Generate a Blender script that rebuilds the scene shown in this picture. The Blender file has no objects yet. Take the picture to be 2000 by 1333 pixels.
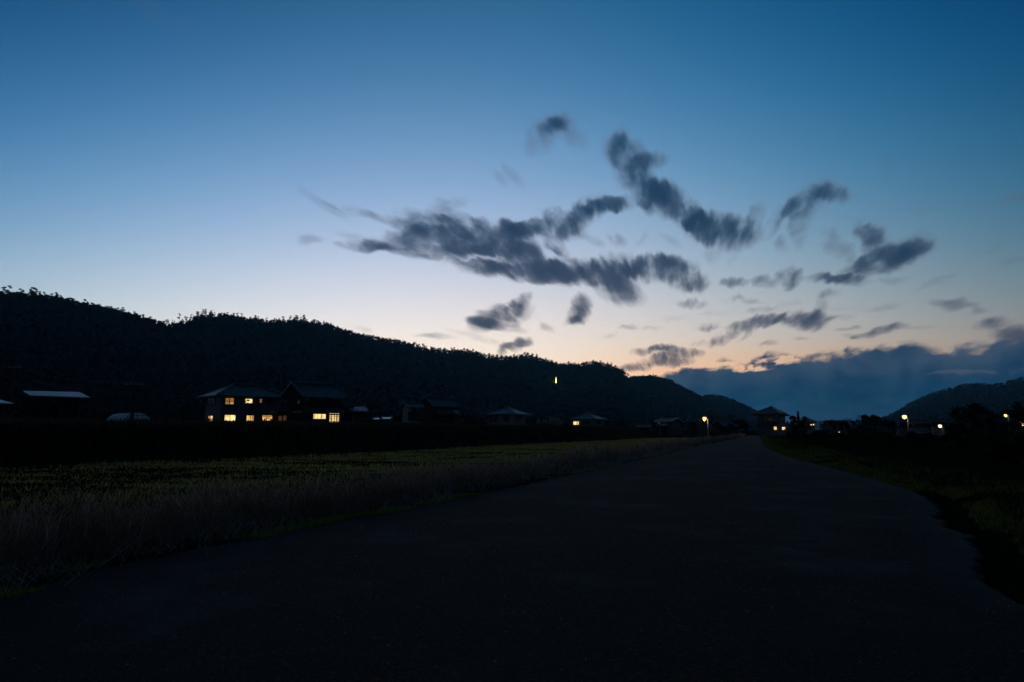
import bpy, math, random
import numpy as np
from mathutils import Vector

rng = np.random.default_rng(7)
random.seed(7)
R = math.radians
SC = bpy.context.scene
COL = SC.collection

# ------------------------------------------------------------------ camera
EYE = 1.1
F = 1333.0                 # focal length in pixels of a 2000 wide frame
HORIZON = 840.0
PITCH = math.atan((HORIZON - 666.5) / F)
CP, SP = math.cos(PITCH), math.sin(PITCH)
cd = bpy.data.cameras.new('camera')
cd.sensor_width = 36.0
cd.lens = 36.0 * F / 2000.0
cd.clip_start = 0.05
cd.clip_end = 20000
cam = bpy.data.objects.new('camera', cd)
COL.objects.link(cam)
cam.location = (0, 0, EYE)
cam.rotation_euler = (math.pi / 2 + PITCH, 0, 0)
SC.camera = cam

vs = SC.view_settings
vs.view_transform = 'Standard'
vs.look = 'None'
vs.exposure = 0.0
vs.gamma = 1.0
vs.use_curve_mapping = False
SC.cycles.max_bounces = 4
SC.cycles.diffuse_bounces = 2
SC.cycles.glossy_bounces = 2
SC.cycles.transparent_max_bounces = 4
SC.cycles.transmission_bounces = 2
SC.cycles.volume_bounces = 0
SC.cycles.use_adaptive_sampling = True
SC.cycles.adaptive_threshold = 0.02
SC.cycles.adaptive_min_samples = 10


def ray(px, py):
    a, b, c = px - 1000.0, F, 666.5 - py
    return np.array([a, b * CP - c * SP, b * SP + c * CP])


def at(px, py, Y):
    d = ray(px, py)
    return np.array([0, 0, EYE]) + d * (Y / d[1])


def ground_at(px, py, z=0.0):
    d = ray(px, py)
    return np.array([0, 0, EYE]) + d * ((z - EYE) / d[2])


def azel(px, py):
    d = ray(px, py)
    return math.atan2(d[0], d[1]), math.atan2(d[2], math.hypot(d[0], d[1]))


def lin(*c):
    return tuple(((v / 255) / 12.92 if v <= 10.31 else ((v / 255 + .055) / 1.055) ** 2.4) for v in c)


# ------------------------------------------------------------------ world: dusk sky with wind-drawn clouds
W = bpy.data.worlds.new('World')
SC.world = W
W.use_nodes = True
nt = W.node_tree
N, L = nt.nodes, nt.links
N.clear()


def nd(t, **kw):
    n = N.new(t)
    for k, v in kw.items():
        setattr(n, k, v)
    return n


def setin(n, i, v):
    if hasattr(v, 'is_output') or isinstance(v, bpy.types.NodeSocket):
        L.new(v, n.inputs[i])
    else:
        n.inputs[i].default_value = v


def M(op, a, b=None, c=None, clamp=False):
    n = nd('ShaderNodeMath', operation=op, use_clamp=clamp)
    setin(n, 0, a)
    if b is not None:
        setin(n, 1, b)
    if c is not None:
        setin(n, 2, c)
    return n.outputs[0]


def maprange(v, a, b, c=0.0, d=1.0, smooth=True):
    n = nd('ShaderNodeMapRange', interpolation_type='SMOOTHSTEP' if smooth else 'LINEAR')
    for i, x in enumerate((v, a, b, c, d)):
        setin(n, i, x)
    return n.outputs[0]


def ramp(v, stops):
    n = nd('ShaderNodeValToRGB')
    cr = n.color_ramp
    cr.interpolation = 'LINEAR'
    while len(cr.elements) < len(stops):
        cr.elements.new(0.5)
    for e, (p, c) in zip(cr.elements, stops):
        e.position = p
        e.color = (*c, 1)
    L.new(v, n.inputs[0])
    return n.outputs[0]


def mixc(f, a, b, mode='MIX'):
    n = nd('ShaderNodeMix', data_type='RGBA', blend_type=mode)
    setin(n, 0, f)
    for i, x in ((6, a), (7, b)):
        if isinstance(x, tuple):
            n.inputs[i].default_value = (*x, 1)
        else:
            L.new(x, n.inputs[i])
    return n.outputs[2]


tc = nd('ShaderNodeTexCoord')
sx = nd('ShaderNodeSeparateXYZ')
L.new(tc.outputs['Generated'], sx.inputs[0])
X, Y_, Z = sx.outputs
AZ = M('ARCTAN2', X, Y_)
EL = M('ARCSINE', Z)
DEG = math.degrees

# clear sky: log radiance measured over the field of view, fading smoothly beyond it
SKY = [(0.1271, -0.1797, -0.7842), (0.0902, 0.771, 5.0987), (-15.4199, -10.4954, -15.0064), (7.9994, 6.7373, 8.6099),
       (-0.4076, -0.711, -0.7899), (-1.0122, -1.345, -1.1272), (-1.162, 0.8582, 1.1417), (-9.0723, -2.1071, -1.0987)]
eC = M('MINIMUM', M('MAXIMUM', EL, 0.0), R(36))
aC = M('MINIMUM', M('MAXIMUM', AZ, R(-40)), R(42))
e2_ = M('MULTIPLY', eC, eC)
a2_ = M('MULTIPLY', aC, aC)
terms = [None, eC, e2_, M('MULTIPLY', e2_, eC), aC, a2_, M('MULTIPLY', aC, eC), M('MULTIPLY', a2_, eC)]
lg = None
for t_, c_ in zip(terms, SKY):
    if t_ is None:
        lg = nd('ShaderNodeCombineXYZ')
        for i in range(3):
            lg.inputs[i].default_value = c_[i]
        lg = lg.outputs[0]
        continue
    vm = nd('ShaderNodeVectorMath', operation='MULTIPLY_ADD')
    L.new(t_, vm.inputs[0])
    vm.inputs[1].default_value = c_
    L.new(lg, vm.inputs[2])
    lg = vm.outputs[0]
sp_ = nd('ShaderNodeSeparateXYZ')
L.new(lg, sp_.inputs[0])
cb_ = nd('ShaderNodeCombineXYZ')
for i in range(3):
    L.new(M('POWER', math.e, sp_.outputs[i]), cb_.inputs[i])
# darker towards the zenith and away from the afterglow
up_ = M('MAXIMUM', M('SUBTRACT', EL, R(36)), 0.0)
g_up = M('MULTIPLY_ADD', M('POWER', math.e, M('MULTIPLY', up_, -1 / R(13))), 0.93, 0.07)
aw_ = M('MAXIMUM', M('SUBTRACT', M('ABSOLUTE', AZ), R(39)), 0.0)
g_aw = M('MULTIPLY_ADD', M('POWER', math.e, M('MULTIPLY', M('MULTIPLY', aw_, aw_), -1 / (2 * R(20) ** 2))), 0.84, 0.16)
g = g_aw
cs = nd('ShaderNodeVectorMath', operation='SCALE')
L.new(cb_.outputs[0], cs.inputs[0])
L.new(M('MULTIPLY', M('MULTIPLY', g_up, g_aw), maprange(EL, R(1), R(16), 1.14, 1.0)), cs.inputs['Scale'])
clear = cs.outputs[0]
tint_ = nd('ShaderNodeVectorMath', operation='MULTIPLY')
L.new(clear, tint_.inputs[0])
tw = M('MULTIPLY', maprange(EL, azel(1400, 735)[1], azel(1400, 640)[1], 1.0, 0.0), M('MULTIPLY', maprange(AZ, azel(1000, 700)[0], azel(1350, 700)[0]), maprange(AZ, azel(1500, 700)[0], azel(1950, 700)[0], 1.0, 0.35)))
tcol = mixc(tw, (1, 1, 1), (1.10, 0.86, 0.70))
L.new(tcol, tint_.inputs[1])
clear = tint_.outputs[0]
# physical twilight added underneath (sun just below the ridge)
sky = nd('ShaderNodeTexSky', sky_type='NISHITA')
sky.sun_disc = False
sky.sun_elevation = R(-4.0)
sky.sun_rotation = azel(900, 800)[0]
sky.altitude = 60
ns = nd('ShaderNodeVectorMath', operation='SCALE')
L.new(sky.outputs[0], ns.inputs[0])
ns.inputs['Scale'].default_value = 0.02
na = nd('ShaderNodeVectorMath', operation='ADD')
L.new(clear, na.inputs[0])
L.new(ns.outputs[0], na.inputs[1])
clear = na.outputs[0]

# clouds drift along one direction: streaks radiate from the point they travel to
VP = azel(1340, 850)
P = nd('ShaderNodeCombineXYZ')
L.new(AZ, P.inputs[0])
L.new(EL, P.inputs[1])
P = P.outputs[0]
dx = M('SUBTRACT', AZ, VP[0])
dy = M('SUBTRACT', EL, VP[1])
rr = M('SQRT', M('ADD', M('MULTIPLY', dx, dx), M('MULTIPLY', dy, dy)))
th = M('ARCTAN2', dx, dy)
pol = nd('ShaderNodeCombineXYZ')
L.new(M('MULTIPLY', th, 2.3), pol.inputs[0])
L.new(M('MULTIPLY', M('LOGARITHM', M('MAXIMUM', rr, 0.01), math.e), 0.55), pol.inputs[1])


def noise(vec, scale, detail=3, rough=0.55, dim='2D'):
    n = nd('ShaderNodeTexNoise', noise_dimensions=dim)
    n.inputs['Scale'].default_value = scale
    n.inputs['Detail'].default_value = detail
    n.inputs['Roughness'].default_value = rough
    L.new(vec, n.inputs['Vector'])
    return n.outputs['Fac'] if 'Fac' in n.outputs else n.outputs[0]


streak = noise(pol.outputs[0], 11.0, 2, 0.5)
soft = noise(P, 22.0, 3, 0.5)
fine = noise(P, 30.0, 2, 0.5)
# displace lookups along the radial direction by the streak noise
k = M('MULTIPLY', M('SUBTRACT', streak, 0.5), M('MULTIPLY', rr, 0.055))
inv = M('DIVIDE', k, M('MAXIMUM', rr, 0.01))
jit = M('MULTIPLY', M('SUBTRACT', soft, 0.5), 0.024)
Pd = nd('ShaderNodeCombineXYZ')
L.new(M('ADD', M('MULTIPLY_ADD', dx, inv, AZ), jit), Pd.inputs[0])
L.new(M('SUBTRACT', M('MULTIPLY_ADD', dy, inv, EL), M('MULTIPLY', jit, 0.6)), Pd.inputs[1])
Pd = Pd.outputs[0]

BLOBS = [
    (1058, 262, 50, 26, 55, .5), (1108, 258, 48, 22, -35, .45), (1075, 240, 50, 18, 15, .4),
    (1225, 302, 54, 32, -35, .85), (1268, 312, 40, 18, 10, .7), (1205, 270, 18, 30, 0, .45), (1218, 345, 26, 26, -50, .35),
    (1268, 375, 62, 34, -38, .95), (1325, 402, 62, 30, -42, 1.0), (1210, 398, 80, 15, 4, .7),
    (1412, 452, 72, 34, -8, 1.15), (1365, 438, 46, 24, -42, .8), (1470, 438, 40, 15, 66, .7), (1392, 486, 30, 16, 80, .5),
    (1145, 408, 46, 20, 30, .7), (1090, 438, 52, 28, -18, .95), (1128, 430, 50, 22, 32, .7), (1180, 402, 40, 16, 10, .6),
    (715, 480, 55, 12, -2, .72), (790, 468, 80, 22, 10, .85), (850, 447, 80, 24, -8, .75), (905, 440, 46, 22, -25, .72),
    (880, 490, 80, 20, -4, .95), (950, 482, 90, 30, -14, 1.05), (1012, 480, 58, 32, -38, 1.0), (990, 448, 66, 18, -8, .95),
    (1035, 446, 38, 18, 20, .6), (1088, 492, 44, 18, -60, .85), (770, 432, 60, 12, -12, .38), (820, 420, 55, 12, -10, .4),
    (640, 405, 55, 9, -32, .36), (700, 415, 60, 9, -14, .36), (875, 400, 44, 13, 16, .34), (605, 468, 34, 10, -2, .42),
    (1005, 345, 34, 12, -50, .36), (980, 352, 24, 10, -40, .24),
    (955, 526, 58, 15, -4, .95), (1040, 530, 95, 21, -4, 1.15), (1130, 533, 105, 26, 0, 1.1), (1205, 532, 56, 36, 0, 1.0),
    (1212, 572, 46, 24, -18, .85), (1285, 524, 60, 28, 0, .9), (1335, 543, 46, 26, -14, .75), (1362, 556, 28, 20, 0, .6),
    (1062, 506, 40, 14, -38, .6), (1300, 512, 60, 14, -6, .5),
    (978, 620, 62, 22, 16, 1.0), (1012, 598, 34, 14, 40, .9), (940, 630, 32, 10, -12, .6), (985, 640, 40, 10, -8, .6),
    (1133, 607, 30, 25, 55, 1.0), (1118, 625, 24, 9, 15, .5), (1066, 641, 20, 8, -20, .5), (1000, 680, 38, 11, 32, .7),
    (1015, 672, 24, 9, 20, .5), (850, 657, 44, 6, -4, .42), (930, 660, 60, 8, -16, .3), (700, 640, 30, 7, -18, .35),
    (1583, 388, 60, 26, 32, .72), (1628, 378, 42, 18, -12, .65), (1530, 428, 46, 13, 58, .5), (1565, 432, 34, 14, 62, .48),
    (1512, 420, 30, 10, 60, .34), (1712, 476, 50, 24, -52, .72), (1745, 500, 78, 25, 24, .85), (1778, 492, 50, 20, 10, .75),
    (1640, 486, 40, 20, -28, .5), (1702, 456, 28, 18, 10, .6), (1680, 520, 44, 14, 28, .6), (1700, 535, 60, 12, 20, .4),
    (1638, 549, 60, 10, -2, .85), (1745, 545, 30, 8, 10, .4), (1540, 542, 30, 22, 0, 1.0), (1494, 552, 20, 13, 0, .7),
    (1440, 555, 30, 11, 0, .65), (1205, 468, 22, 11, -30, .5), (1425, 505, 14, 12, 80, .3), (1528, 478, 18, 12, 60, .3),
    (1350, 594, 28, 9, 0, .6), (1385, 640, 30, 8, 0, .3), (1480, 632, 55, 12, 14, 1.0), (1582, 627, 46, 18, 4, 1.0),
    (1540, 618, 36, 12, 14, .7), (1600, 602, 26, 11, 60, .5), (1500, 606, 40, 7, 10, .3), (1722, 647, 54, 9, 10, .9),
    (1680, 656, 34, 7, 4, .6), (1870, 597, 44, 11, -4, .62), (1938, 633, 44, 10, 10, .85), (1925, 607, 20, 7, 10, .35),
    (1405, 663, 34, 9, 18, .8), (1385, 645, 24, 6, 0, .3), (1275, 684, 42, 8, 8, .9), (1335, 688, 40, 10, -2, .9),
    (1300, 705, 52, 12, 0, 1.0), (1235, 720, 40, 10, 8, .8), (1730, 330, 34, 14, 80, .3), (1800, 405, 18, 14, 40, .34),
    (1985, 385, 46, 9, 16, .36), (1930, 490, 34, 7, 26, .3), (1990, 505, 40, 8, 10, .3), (1985, 662, 52, 26, 0, 1.0),
    (1160, 470, 26, 9, -25, .32), (1255, 470, 22, 8, 20, .28), (1310, 470, 24, 9, -30, .3), (1430, 585, 26, 6, 6, .34),
    (1470, 590, 30, 7, -6, .3), (1540, 590, 24, 6, 10, .34), (1620, 575, 26, 6, 14, .34), (1660, 640, 22, 5, 8, .5), (1640, 620, 24, 6, 14, .42),
    (1310, 620, 26, 6, 4, .3), (1225, 640, 22, 5, 0, .3), (1190, 655, 20, 5, 10, .3), (1455, 655, 18, 6, 30, .5), (1360, 668, 20, 5, 10, .4),
    (1500, 668, 22, 5, 12, .5), (1560, 662, 18, 4, 10, .45), (1800, 640, 26, 5, 8, .35), (1840, 545, 30, 7, 16, .3), (1560, 470, 24, 12, 60, .3),
    (1620, 455, 26, 12, -20, .35), (780, 490, 50, 8, -4, .4), (690, 462, 40, 8, -10, .34), (900, 515, 40, 6, 0, .34), (820, 500, 44, 7, -6, .4),
    (1092, 509, 40, 9, -30, -.7), (955, 507, 70, 7, -6, -.45), (1040, 418, 40, 9, 20, -.3),
    (320, 34, 130, 22, -24, .13), (150, 12, 110, 18, -20, .13), (1720, 600, 44, 8, 8, .3),
    (1650, 600, 40, 8, 4, .28), (1820, 560, 44, 8, 8, .26), (1400, 610, 40, 7, 6, .25), (1260, 640, 34, 6, 0, .25),
]
sd_ = nd('ShaderNodeSeparateXYZ')
L.new(Pd, sd_.inputs[0])
qx, qy = sd_.outputs[0], sd_.outputs[1]


def quad(bx, by, ba, bb, ang):
    """coefficients of 1 - (distance in ellipse radii)^2 over (x2, xy, y2, x, y, 1)"""
    c0 = np.array(azel(bx, by))
    ca, sa = math.cos(R(ang)), math.sin(R(ang))
    e1 = (np.array(azel(bx + ca, by - sa)) - c0)
    e2 = (np.array(azel(bx + sa, by + ca)) - c0)
    l1, l2 = np.linalg.norm(e1), np.linalg.norm(e2)
    e1, e2 = e1 / l1, np.array([-e1[1], e1[0]]) / l1
    A = np.outer(e1, e1) / (l1 * ba) ** 2 + np.outer(e2, e2) / (l2 * bb) ** 2
    bv = A @ c0
    return [-A[0, 0], -2 * A[0, 1], -A[1, 1], 2 * bv[0], 2 * bv[1], 1 - c0 @ bv]


qxx, qxy, qyy = M('MULTIPLY', qx, qx), M('MULTIPLY', qx, qy), M('MULTIPLY', qy, qy)


def puffs(blobs, k):
    """sum of soft ellipses, three at a time"""
    tot = None
    for i in range(0, len(blobs), 3):
        grp = list(blobs[i:i + 3])
        C_ = [quad(q[0], q[1], q[2] * k, q[3] * k, q[4]) for q in grp] + [[0, 0, 0, 0, 0, 0]] * (3 - len(grp))
        w3 = [q[5] for q in grp] + [0] * (3 - len(grp))
        v_ = tuple(C_[j][5] for j in range(3))
        for src, r_ in ((qxx, 0), (qxy, 1), (qyy, 2), (qx, 3), (qy, 4)):
            n = nd('ShaderNodeVectorMath', operation='MULTIPLY_ADD')
            L.new(src, n.inputs[0])
            n.inputs[1].default_value = [float(C_[j][r_]) for j in range(3)]
            if isinstance(v_, tuple):
                n.inputs[2].default_value = [float(x_) for x_ in v_]
            else:
                L.new(v_, n.inputs[2])
            v_ = n.outputs[0]
        n = nd('ShaderNodeVectorMath', operation='MAXIMUM')
        L.new(v_, n.inputs[0])
        n.inputs[1].default_value = (0, 0, 0)
        d_ = nd('ShaderNodeVectorMath', operation='DOT_PRODUCT')
        L.new(n.outputs[0], d_.inputs[0])
        d_.inputs[1].default_value = w3
        tot = d_.outputs['Value'] if tot is None else M('ADD', tot, d_.outputs['Value'])
    return tot


acc = puffs(BLOBS, 1.24)
pol2 = nd('ShaderNodeCombineXYZ')
L.new(M('MULTIPLY', th, 0.9), pol2.inputs[0])
L.new(M('MULTIPLY', M('LOGARITHM', M('MAXIMUM', rr, 0.01), math.e), 0.42), pol2.inputs[1])
lump = noise(pol2.outputs[0], 15.0, 3, 0.55)
tex = M('ADD', M('MULTIPLY', M('SUBTRACT', soft, 0.5), 1.5), M('MULTIPLY', M('SUBTRACT', lump, 0.5), 1.9))
body = M('MAXIMUM', M('SUBTRACT', M('MULTIPLY', acc, M('MAXIMUM', M('ADD', tex, 1.0), 0.15)), 0.03), 0.0)
cloud = M('SUBTRACT', 1.0, M('POWER', math.e, M('MULTIPLY', M('POWER', body, 1.45), -1.75)))
# bank of cloud low on the right
def emap(a, b):
    (a0, e0), (a1, e1) = azel(*a), azel(*b)
    return maprange(AZ, a0, a1, e0, e1, False)


edge = M('ADD', emap((1130, 765), (1430, 700)), emap((1430, 700), (2300, 632)))
edge = M('SUBTRACT', edge, azel(1430, 700)[1])
bn = noise(P, 16.0, 4, 0.55)
curl = nd('ShaderNodeCombineXYZ')
L.new(M('MULTIPLY_ADD', bn, 0.05, M('MULTIPLY_ADD', EL, -0.7, AZ)), curl.inputs[0])
L.new(M('MULTIPLY', EL, 1.8), curl.inputs[1])
bn2 = noise(curl.outputs[0], 34.0, 3, 0.52)
edge = M('ADD', edge, M('MULTIPLY', M('SUBTRACT', bn, 0.5), 0.028))
edge = M('ADD', edge, M('MULTIPLY', M('SUBTRACT', bn2, 0.5), 0.022))
below = M('SUBTRACT', edge, EL)
bank = maprange(below, -0.003, 0.009)
gaps = puffs([(1520, 707, 46, 11, 0, 2.2), (1470, 721, 44, 8, 0, 1.7), (1860, 729, 60, 5, 4, .09), (1960, 722, 50, 6, 4, .10),
              (1390, 712, 70, 9, 0, 1.5)], 1.1)
bank = M('SUBTRACT', bank, M('MULTIPLY', gaps, maprange(bn2, 0.36, 0.56)), clamp=True)
ccol = mixc(maprange(EL, azel(1400, 660)[1], azel(1400, 400)[1]), lin(40, 58, 84), lin(20, 52, 82))
ccol = mixc(maprange(fine, 0.35, 0.7, 0.0, 0.25), ccol, lin(70, 84, 108))
edgew = mixc(maprange(cloud, 0.2, 0.9), lin(92, 98, 116), ccol)
bcol = mixc(maprange(below, 0.0, 0.055), lin(66, 84, 106), lin(10, 58, 90))
bcol = mixc(maprange(EL, azel(1600, 740)[1], azel(1600, 835)[1]), bcol, lin(18, 70, 100))
bcol = mixc(maprange(bn2, 0.35, 0.7, 0.0, 0.35), bcol, lin(50, 80, 106))
bcol = mixc(maprange(bn, 0.4, 0.7, 0.0, 0.5), bcol, lin(6, 50, 84))
gsc = nd('ShaderNodeVectorMath', operation='SCALE')
L.new(edgew, gsc.inputs[0])
L.new(maprange(g, 0.16, 1.0, 0.2, 1.0), gsc.inputs['Scale'])
colr = mixc(M('MULTIPLY', cloud, 0.965), clear, gsc.outputs[0])
colr = mixc(bank, colr, bcol)
# nothing but dark land below the horizon
colr = mixc(maprange(EL, R(-1.5), R(-0.2)), (0.004, 0.006, 0.009), colr)
bg = nd('ShaderNodeBackground')
L.new(colr, bg.inputs[0])
bg.inputs[1].default_value = 1.0
out = nd('ShaderNodeOutputWorld')
L.new(bg.outputs[0], out.inputs[0])
W.cycles.sampling_method = 'MANUAL'
W.cycles.sample_map_resolution = 512


# ------------------------------------------------------------------ materials
def mat(name, build):
    m = bpy.data.materials.new(name)
    m.use_nodes = True
    t = m.node_tree
    b = t.nodes['Principled BSDF']
    build(t, b)
    return m


def simple(name, c1, c2, scale=3.0, rough=0.8, spec=0.3, bump=0.0, metallic=0.0, island=False, coord='Object', detail=5, thin=0.0):
    """two tones mixed by noise (and per leaf), optional relief"""
    def build(t, b):
        tcn = t.nodes.new('ShaderNodeTexCoord')
        nz = t.nodes.new('ShaderNodeTexNoise')
        nz.inputs['Scale'].default_value = scale
        nz.inputs['Detail'].default_value = detail
        nz.inputs['Roughness'].default_value = 0.65
        t.links.new(tcn.outputs[coord], nz.inputs['Vector'])
        rp = t.nodes.new('ShaderNodeValToRGB')
        rp.color_ramp.elements[0].position = 0.35
        rp.color_ramp.elements[1].position = 0.68
        rp.color_ramp.elements[0].color = (*c1, 1)
        rp.color_ramp.elements[1].color = (*c2, 1)
        src = nz.outputs[0]
        if island:
            ge = t.nodes.new('ShaderNodeNewGeometry')
            mx = t.nodes.new('ShaderNodeMix')
            mx.inputs[0].default_value = 0.55
            t.links.new(nz.outputs[0], mx.inputs[2])
            t.links.new(ge.outputs['Random Per Island'], mx.inputs[3])
            src = mx.outputs[0]
        t.links.new(src, rp.inputs[0])
        t.links.new(rp.outputs[0], b.inputs['Base Color'])
        b.inputs['Roughness'].default_value = rough
        b.inputs['Specular IOR Level'].default_value = spec
        b.inputs['Metallic'].default_value = metallic
        if thin:
            tr = t.nodes.new('ShaderNodeBsdfTranslucent')
            t.links.new(rp.outputs[0], tr.inputs[0])
            ms = t.nodes.new('ShaderNodeMixShader')
            ms.inputs[0].default_value = thin
            t.links.new(b.outputs[0], ms.inputs[1])
            t.links.new(tr.outputs[0], ms.inputs[2])
            t.links.new(ms.outputs[0], t.nodes['Material Output'].inputs['Surface'])
        if bump:
            bp = t.nodes.new('ShaderNodeBump')
            bp.inputs['Strength'].default_value = bump
            bp.inputs['Distance'].default_value = 0.05
            t.links.new(nz.outputs[0], bp.inputs['Height'])
            t.links.new(bp.outputs[0], b.inputs['Normal'])
    return mat(name, build)


def glow(name, c, s):
    def build(t, b):
        b.inputs['Base Color'].default_value = (*c, 1)
        nz = t.nodes.new('ShaderNodeTexNoise')
        nz.inputs['Scale'].default_value = 1.6
        nz.inputs['Detail'].default_value = 2
        tcn = t.nodes.new('ShaderNodeTexCoord')
        t.links.new(tcn.outputs['Object'], nz.inputs['Vector'])
        mr = t.nodes.new('ShaderNodeMapRange')
        mr.inputs[1].default_value = 0.3
        mr.inputs[2].default_value = 0.7
        mr.inputs[3].default_value = s * 0.6
        mr.inputs[4].default_value = s * 1.25
        t.links.new(nz.outputs[0], mr.inputs[0])
        b.inputs['Emission Color'].default_value = (*c, 1)
        t.links.new(mr.outputs[0], b.inputs['Emission Strength'])
    return mat(name, build)


def tiles(name, c1, c2):
    """kawara roof: courses and pans as relief"""
    def build(t, b):
        tcn = t.nodes.new('ShaderNodeTexCoord')
        wv = t.nodes.new('ShaderNodeTexWave')
        wv.bands_direction = 'Z'
        wv.inputs['Scale'].default_value = 2.6
        wv.inputs['Distortion'].default_value = 0.3
        t.links.new(tcn.outputs['Object'], wv.inputs['Vector'])
        nz = t.nodes.new('ShaderNodeTexNoise')
        nz.inputs['Scale'].default_value = 1.3
        nz.inputs['Detail'].default_value = 6
        t.links.new(tcn.outputs['Object'], nz.inputs['Vector'])
        rp = t.nodes.new('ShaderNodeValToRGB')
        rp.color_ramp.elements[0].position = 0.3
        rp.color_ramp.elements[1].position = 0.7
        rp.color_ramp.elements[0].color = (*c1, 1)
        rp.color_ramp.elements[1].color = (*c2, 1)
        t.links.new(nz.outputs[0], rp.inputs[0])
        t.links.new(rp.outputs[0], b.inputs['Base Color'])
        bp = t.nodes.new('ShaderNodeBump')
        bp.inputs['Strength'].default_value = 0.5
        bp.inputs['Distance'].default_value = 0.06
        t.links.new(wv.outputs[0], bp.inputs['Height'])
        t.links.new(bp.outputs[0], b.inputs['Normal'])
        b.inputs['Roughness'].default_value = 0.5
    return mat(name, build)


def asphalt(t, b):
    tcn = t.nodes.new('ShaderNodeTexCoord')

    def nz(s, d, r=0.6):
        n = t.nodes.new('ShaderNodeTexNoise')
        n.inputs['Scale'].default_value = s
        n.inputs['Detail'].default_value = d
        n.inputs['Roughness'].default_value = r
        t.links.new(tcn.outputs['Object'], n.inputs['Vector'])
        return n.outputs[0]
    big, mid, small = nz(0.35, 5), nz(2.2, 6, 0.7), nz(95, 3, 0.8)
    vo = t.nodes.new('ShaderNodeTexVoronoi')
    vo.inputs['Scale'].default_value = 75
    t.links.new(tcn.outputs['Object'], vo.inputs['Vector'])
    rp = t.nodes.new('ShaderNodeValToRGB')
    rp.color_ramp.elements[0].position = 0.36
    rp.color_ramp.elements[1].position = 0.66
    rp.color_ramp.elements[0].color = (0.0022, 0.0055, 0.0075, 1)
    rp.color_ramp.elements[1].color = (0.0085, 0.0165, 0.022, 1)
    av = t.nodes.new('ShaderNodeMix')
    av.inputs[0].default_value = 0.4
    t.links.new(big, av.inputs[2])
    t.links.new(mid, av.inputs[3])
    t.links.new(av.outputs[0], rp.inputs[0])
    at_ = t.nodes.new('ShaderNodeAttribute')
    at_.attribute_name = 'edge'
    em = t.nodes.new('ShaderNodeMapRange')
    em.inputs[1].default_value = 0.75
    em.inputs[2].default_value = 0.05
    em.inputs[3].default_value = 0.0
    em.inputs[4].default_value = 1.0
    t.links.new(at_.outputs['Fac'], em.inputs[0])
    bl_ = t.nodes.new('ShaderNodeMapRange')
    bl_.inputs[1].default_value = 0.50
    bl_.inputs[2].default_value = 0.66
    t.links.new(nz(0.55, 4, 0.55), bl_.inputs[0])
    mxe = t.nodes.new('ShaderNodeMath')
    mxe.operation = 'MAXIMUM'
    t.links.new(em.outputs[0], mxe.inputs[0])
    t.links.new(bl_.outputs[0], mxe.inputs[1])
    mu = t.nodes.new('ShaderNodeMath')
    mu.operation = 'MULTIPLY'
    t.links.new(mxe.outputs[0], mu.inputs[0])
    t.links.new(mid, mu.inputs[1])
    dust = t.nodes.new('ShaderNodeMix')
    dust.data_type = 'RGBA'
    t.links.new(mu.outputs[0], dust.inputs[0])
    t.links.new(rp.outputs[0], dust.inputs[6])
    dust.inputs[7].default_value = (0.045, 0.075, 0.085, 1)
    # pale aggregate chips here and there
    cm = t.nodes.new('ShaderNodeMapRange')
    cm.inputs[1].default_value = 0.80
    cm.inputs[2].default_value = 0.95
    sp = t.nodes.new('ShaderNodeSeparateColor')
    t.links.new(vo.outputs['Color'], sp.inputs[0])
    t.links.new(sp.outputs[0], cm.inputs[0])
    mx = t.nodes.new('ShaderNodeMix')
    mx.data_type = 'RGBA'
    t.links.new(cm.outputs[0], mx.inputs[0])
    t.links.new(dust.outputs[2], mx.inputs[6])
    mx.inputs[7].default_value = (0.045, 0.06, 0.066, 1)
    t.links.new(mx.outputs[2], b.inputs['Base Color'])
    b.inputs['Roughness'].default_value = 0.92
    b.inputs['Specular IOR Level'].default_value = 0.12
    bp = t.nodes.new('ShaderNodeBump')
    bp.inputs['Strength'].default_value = 0.9
    bp.inputs['Distance'].default_value = 0.012
    ad = t.nodes.new('ShaderNodeMath')
    t.links.new(small, ad.inputs[0])
    t.links.new(vo.outputs['Distance'], ad.inputs[1])
    t.links.new(ad.outputs[0], bp.inputs['Height'])
    bp2 = t.nodes.new('ShaderNodeBump')
    bp2.inputs['Strength'].default_value = 0.35
    bp2.inputs['Distance'].default_value = 0.06
    t.links.new(mid, bp2.inputs['Height'])
    t.links.new(bp.outputs[0], bp2.inputs['Normal'])
    t.links.new(bp2.outputs[0], b.inputs['Normal'])


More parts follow.
